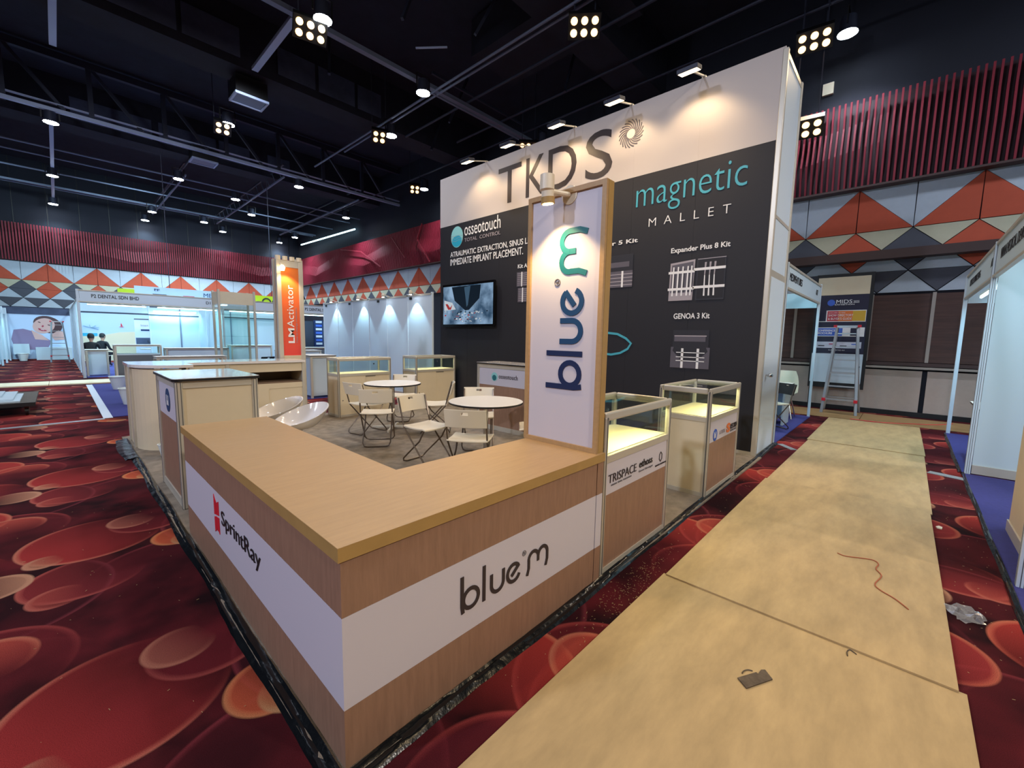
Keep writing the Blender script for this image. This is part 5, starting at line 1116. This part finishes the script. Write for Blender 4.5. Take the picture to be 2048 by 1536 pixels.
rb = thing('roll_up_banner', 'pale roll-up banner with lettering beside the beach mural', 'banner', (2.75, 24.5, .012)); f = rel(rb)
fb(rb, 'banner_sheet', 'poster_pale', 2.3, 3.3, 24.5, 24.51, .1, 2.05); fb(rb, 'base', 'alu', 2.28, 3.32, 24.4, 24.6, .012, .09); fb(rb, 'top_stripe', 'print_mid', 2.3, 3.3, 24.49, 24.5, 1.98, 2.03); fb(rb, 'printed_bar', 'navy_ink', 2.5, 3.1, 24.49, 24.5, 1.5, 1.57)
fb(rb, 'logo_box', 'bulk_grey', 2.32, 3.28, 24.485, 24.5, .85, 1.2); text('LABNET', rb, (2.7, 24.48, 1.0), (1, 0, 0), (0, 0, 1), .5, .1, 'ink_black', .02); text('Smart imaging', rb, (2.5, 24.48, 1.68), (1, 0, 0), (0, 0, 1), .6, .1, 'grey_ink')
# second stall (behind glass tower) and third stall (right of the orange pylon)
q2 = thing('exhibition_stall', 'middle stall of the rear row with lime green overhead sign', 'exhibition stall', (6, 18.7, 0)); f = rel(q2)
for x in (6.4, 9.2): post(q2, x, 18.7, 2.7, .07)
fb(q2, 'fascia', 'panel_cool', 4.3, 6.36, 18.68, 18.71, 2.38, 2.70); fb(q2, 'fascia', 'panel_cool', 6.44, 9.16, 18.68, 18.71, 2.38, 2.70)
for z in (2.35, 2.70): fb(q2, 'fascia_rail', 'alu', 4.28, 9.2, 18.66, 18.73, z, z + .03)
text('P2 DENTAL SDN BHD', q2, (7.2, 18.675, 2.48), (1, 0, 0), (0, 0, 1), 1.3, .12, 'ink_black', .01)
for k in range(4): fb(q2, 'rear_panel', 'stall_white', 4.3 + k * 1.0, 5.27 + k * 1.0, 22.0, 22.02, .06, 2.45)
for k in range(4): fb(q2, 'rear_post', 'pipe_grey', 5.267 + k, 5.303 + k, 21.97, 22.0, .06, 2.5)
fb(q2, 'dark_rail', 'dark_metal', 4.3, 8.3, 21.96, 22.0, 2.14, 2.18)
tube_lamp('fluorescent tube under the middle stall fascia', (4.5, 18.85, 2.3), (6.2, 18.85, 2.3), 48, (0, .7, -.9)); tube_lamp('fluorescent tube under the stall fascia right of the orange pylon', (6.6, 18.85, 2.3), (9.0, 18.85, 2.3), 30, (0, .7, -.9))
hs = thing('hanging_sign', 'pale blue and lime green overhead name boards above the dental stalls', 'sign', (4, 20.5, 2.85)); f = rel(hs)
fb(hs, 'sign_board', 'sky_print', 2.0, 4.9, 20.5, 20.55, 2.78, 3.12); fb(hs, 'sign_board', 'lime', 5.35, 7.2, 20.5, 20.55, 2.72, 3.10, label='lime green sign board'); fb(hs, 'sign_board', 'sky_print', 4.9, 5.35, 20.5, 20.55, 2.72, 3.10); fb(hs, 'sign_board', 'lime', 1.55, 2.0, 20.5, 20.55, 2.78, 2.98, label='small lime green sign board')
fb(hs, 'hanger', 'dark_metal', 3.0, 3.02, 20.5, 20.52, 3.12, 8.0); fb(hs, 'hanger', 'dark_metal', 6.5, 6.52, 20.5, 20.52, 3.1, 8.0)
text('MEDICAL', hs, (4.05, 20.49, 2.86), (1, 0, 0), (0, 0, 1), .95, .16, 'blue_mid', 0); text('FF', hs, (2.55, 20.49, 2.98), (1, 0, 0), (0, 0, 1), .16, .08, 'navy_ink', .02)
for a, b_, m in ((2.5, 2.9, 'navy_ink'), (3.4, 3.75, 'magenta_ink')): fb(hs, 'printed_bar', m, a, b_, 20.49, 20.5, 2.84, 2.87)
MB().ribbon(arc(0, 0, .2, 0, 180, 12) + [(-.45, 0)] + [], .06, (6.3 + f.x, 20.49 + f.y, 2.83 + f.z), (1, 0, 0), (0, 0, 1), (0, -1, 0), .8, .004).ribbon(arc(.5, 0, .2, 0, 180, 12), .06, (6.3 + f.x, 20.49 + f.y, 2.83 + f.z), (1, 0, 0), (0, 0, 1), (0, -1, 0), .8, .004).build('logo_arch', 'ink', hs)
# dark furniture seen right of the pylon
t = thing('display_rack', 'dark rack with blue brochures right of the orange pylon', 'rack', (8.4, 20.5, .012)); f = rel(t)
fb(t, 'back_board', 'dark_metal', 7.4, 9.0, 20.6, 20.64, .8, 2.1); fb(t, 'frame', 'black', 7.3, 7.4, 20.5, 20.64, .012, 2.2); fb(t, 'frame', 'black', 9.0, 9.1, 20.5, 20.64, .012, 2.2); fb(t, 'brochure_column', 'navy_ink', 8.3, 8.7, 20.5, 20.6, .9, 2.15); fb(t, 'side_lamp', 'em_tube', 8.85, 8.9, 20.4, 20.45, .9, 2.15)
for k in range(7): fb(t, 'brochure', ['poster_pale', 'poster_blue'][k % 2], 8.36, 8.64, 20.48, 20.5, 1.0 + k * .17, 1.1 + k * .17)
counter_b('low dark table with white tops right of the orange pylon', 6.8, 8.8, 19.3, 19.8, .9, m='grey_panel')
t = dup(c0, (4.2, 14.3, .012), 1.9, 'folding chair with dark backrest behind the glass tower', 'folding chairs in the neighbouring stalls')
for ch in t.children:
    if ch.name.startswith('backrest'): ch.data = ch.data.copy(); ch.data.materials[0] = M['black']; ch['label'] = 'black backrest'
table('round white table of the neighbouring booth behind the orange pylon', 4.3, 11.9)
# ---- left aisle, far end: photo mural wall, ladder, stalls
bw = thing('photo_wall', 'large printed photo wall of a smiling reclining woman at the end of the left aisle', 'mural', (-.6, 31, 0)); f = rel(bw)
fb(bw, 'print_panel', 'sky_print', -2.1, .5, 31, 31.04, .05, 2.2); fb(bw, 'header_panel', 'bulk_grey', -2.1, .5, 30.98, 31.02, 2.2, 2.5)
def bp_(pts, m, lv=1): MB().prism([(x + f.x, -.003 * lv, z) for x, z in pts], (0, -.002, 0)).build('printed_shape', m, bw)
def ell(cx, cz, rx, rz, rot=0, n=22): 
    c_, s_ = math.cos(rot), math.sin(rot); return [(cx + rx * math.cos(2 * PI * k / n) * c_ - rz * math.sin(2 * PI * k / n) * s_, cz + rx * math.cos(2 * PI * k / n) * s_ + rz * math.sin(2 * PI * k / n) * c_) for k in range(n)]
bp_(ell(-.28, 1.72, .50, .40, -.5), 'hair_print', 1); bp_(ell(-.42, 1.66, .34, .40, -.75), 'skin_print', 2); bp_([(-1.5, 1.0), (-1.4, 1.45), (-1.1, 1.5), (-.7, 1.35), (-.2, .9), (-.4, .5), (-1.4, .5)], 'mauve_print', 1.5)
bp_([(-.85, 1.45), (-.5, 1.2), (-.3, .95), (-.75, 1.0)], 'skin_print', 2.5); bp_([(-.25, 1.2), (.05, 1.45), (.25, 1.35), (.3, 1.0), (-.1, .95)], 'skin_print', 3)
bp_(ell(-.56, 1.83, .05, .022, -.4), 'hair_print', 3); bp_(ell(-.25, 1.70, .05, .022, -.4), 'hair_print', 3); bp_([(-.62, 1.55), (-.5, 1.50), (-.34, 1.44), (-.3, 1.5), (-.36, 1.40), (-.5, 1.40), (-.6, 1.46)], 'lips_print', 3.5); bp_([(-.54, 1.495), (-.42, 1.46), (-.43, 1.445), (-.52, 1.465)], 'white_ink', 4); bp_(ell(-.46, 1.64, .035, .05, -.4), 'lips_print', 2.6)
fb(bw, 'white_base', 'stall_white', -.75, .45, 30.4, 30.9, .02, .62); fb(bw, 'white_base', 'stall_white', -1.45, -.95, 30.5, 30.9, .3, .78)
bucket('white bin at the far end of the left aisle', -1.15, 30.0, 1.1)
l2 = dup(ld, (.02, 28.5, .0), PI / 2, 'white step ladder at the far end of the left aisle', None)
la = thing('exhibition_stall', 'row of pale stalls along the left side of the far aisle', 'exhibition stall', (-1.9, 26, 0)); f = rel(la)
for k in range(6): post(la, -1.9, 20.5 + k * 2.05, 2.45, .06); 
for k in range(5): fb(la, 'fascia', 'panel_cool', -1.92, -1.90, 20.55 + k * 2.05, 22.5 + k * 2.05, 2.15, 2.42)
for k in range(5): fb(la, 'rear_panel', 'stall_white', -4.9, -4.88, 20.55 + k * 2.05, 22.5 + k * 2.05, .05, 2.4)
for k in (1, 3, 5): fb(la, 'side_panel', 'stall_white', -4.9, -1.94, 20.5 + k * 2.05, 20.52 + k * 2.05, .05, 2.4)
fb(la, 'dark_shelf', 'navy_ink', -3.4, -2.1, 24.4, 24.55, 1.1, 1.16); fb(la, 'counter_front', 'stall_white', -2.9, -2.0, 22.2, 22.25, .05, .9); fb(la, 'printed_panel', 'poster_pale', -3.6, -2.0, 28.65, 28.68, .8, 2.0)
tube_lamp('fluorescent tube in the left aisle stalls', (-1.75, 22.5, 2.1), (-1.75, 25.5, 2.1), 60, (-.8, 0, -.9)); tube_lamp('fluorescent tube in the farthest left aisle stall', (-1.75, 26.5, 2.1), (-1.75, 30, 2.1), 60, (-.8, 0, -.9))
o = box(-5, -1.85, 20.4, 31, 0, .012).build('stall_carpet', 'blue_carpet'); tag(o, 'blue carpet of the stalls left of the far aisle', 'carpet')
la.location.x += .32
# ---- dolly with white boards
dl = thing('platform_trolley', 'low wooden platform trolley at the left edge of the picture', 'trolley', (-1.0, 12.0, 0)); f = rel(dl)
fb(dl, 'deck', 'rust', -1.75, -.34, 11.0, 12.9, .2, .235); fb(dl, 'deck_edge', 'black', -1.75, -.34, 10.98, 11.0, .17, .235)
for x, y in ((-.45, 11.15), (-1.6, 11.15), (-.45, 12.75), (-1.6, 12.75)): MB().cyl((x + f.x - .02, y + f.y, .07), (x + f.x + .02, y + f.y, .07), .07, 14).build('wheel', 'black', dl); fb(dl, 'caster_bracket', 'rust', x - .03, x + .03, y - .04, y + .04, .07, .2)
for k, (a, b_, c, d, z) in enumerate(((-1.7, -.52, 11.1, 12.4, .236), (-1.7, -.6, 11.2, 12.6, .262), (-1.68, -.75, 11.6, 12.5, .288))):
    o = box(a, b_, c, d, z, z + .024).build('white_board', 'stall_white'); tag(o, ['bottom white board of the stack on the trolley', 'middle white board of the stack on the trolley', 'short top white board of the stack on the trolley'][k], 'board', 'white boards on the trolley')
# ---- seated people
def person(label, x, y, rz, seat=.46, reach=1):
    t = thing('person', label, 'person', (x, y, .012), rz)
    J = {'pel': (0, 0, seat + .10), 'bel': (.02, 0, seat + .25), 'che': (.05, 0, seat + .45), 'nek': (.07, 0, seat + .60), 'hea': (.08, 0, seat + .66)}
    V, E_, Rr = [], [], []
    def add(p, r_, par=None):
        V.append(p); Rr.append(r_); i = len(V) - 1
        if par is not None: E_.append((par, i))
        return i
    a = add(J['pel'], .125); b_ = add(J['bel'], .13, a); c = add(J['che'], .145, b_); n = add(J['nek'], .06, c)
    for s_ in (-1, 1):
        h = add((.02, s_ * .09, seat + .08), .085, a); k = add((.42, s_ * .12, seat + .06), .062, h); an = add((.40, s_ * .12, .09), .042, k); add((.52, s_ * .13, .04), .036, an)
        sh = add((.05, s_ * .19, seat + .53), .06, c); el = add((.12, s_ * .24, seat + .27), .044, sh); add((.34, s_ * .14, seat + .20), .032, el)
    me = bpy.data.meshes.new('body'); me.from_pydata(V, E_, []); o = bpy.data.objects.new('body', me); C.objects.link(o); o.parent = t
    sk = o.modifiers.new('skin', 'SKIN'); me.skin_vertices or me.attributes
    for i, r_ in enumerate(Rr): me.skin_vertices[0].data[i].radius = (r_, r_)
    me.skin_vertices[0].data[0].use_root = True
    o.modifiers.new('sub', 'SUBSURF').levels = 1; o.modifiers['sub'].render_levels = 2; me.materials.append(M['cloth_black'])
    hb = MB(); hb.lathe([(.02, -.13), (.055, -.115), (.075, -.06), (.085, 0), (.08, .06), (.055, .1), (.02, .12)], (.09, 0, seat + .77), 16); hb.lathe([(.045, -.16), (.045, -.08)], (.07, 0, seat + .74), 10)
    hb.prism([(.165, -.012, seat + .74), (.19, 0, seat + .745), (.165, .012, seat + .74), (.17, 0, seat + .78)], (.002, 0, 0))
    for s_ in (-1, 1): hb.lathe([(.008, -.025), (.02, 0), (.008, .025)], (.08, s_ * .085, seat + .76), 8)
    hb.build('head', 'skin', t, smooth=True); MB().lathe([(.088, -.06), (.096, 0), (.09, .06), (.062, .105), (.02, .125)], (.075, 0, seat + .79), 16).build('hair', 'hair', t, smooth=True)
    for s_ in (-1, 1):
        hd = MB(); hd.obox((.38, s_ * .13, seat + .195), (.08, .07, .03), Matrix.Identity(3))
        for q_ in range(4): hd.tube([(.41, s_ * .13 + (q_ - 1.5) * .018, seat + .195), (.45, s_ * .13 + (q_ - 1.5) * .018, seat + .19), (.47, s_ * .13 + (q_ - 1.5) * .018, seat + .175)], .008, 6)
        hd.tube([(.37, s_ * .13 - s_ * .035, seat + .195), (.40, s_ * .13 - s_ * .06, seat + .19)], .009, 6); hd.build('hand', 'skin', t)
    return t
dup(c0, (1.2, 24.2, .012), .7, 'folding chair under the person in black in the dental stall', 'folding chairs in the neighbouring stalls'); dup(c0, (.80, 21.7, .012), 1.2, 'folding chair under the dark dressed person at the stall post', 'folding chairs in the neighbouring stalls')
person('person in a black jacket seated with back to the camera before the beach mural', 1.2, 24.2, .7); person('person dressed in black seated right behind the left post of the dental stall', .80, 21.7, 1.2)
table('round white table beside the seated person in the dental stall', 2.75, 23.4); dup(c0, (3.2, 21.4, .012), 2.6, 'white folding chair right of the seated people', 'folding chairs in the neighbouring stalls')

# far wall small boxes (junction boxes on black wall) and emergency box
for (px, lab) in (((1657, 180), 'small white box high on the black far wall right of the backdrop'),):
    p = at(*px, 0, XW); o = box(XW - .06, XW, p.y - .1, p.y + .1, p.z - .12, p.z + .12).build('wall_box', 'plastic_white'); tag(o, lab, 'box')
flush_texts()
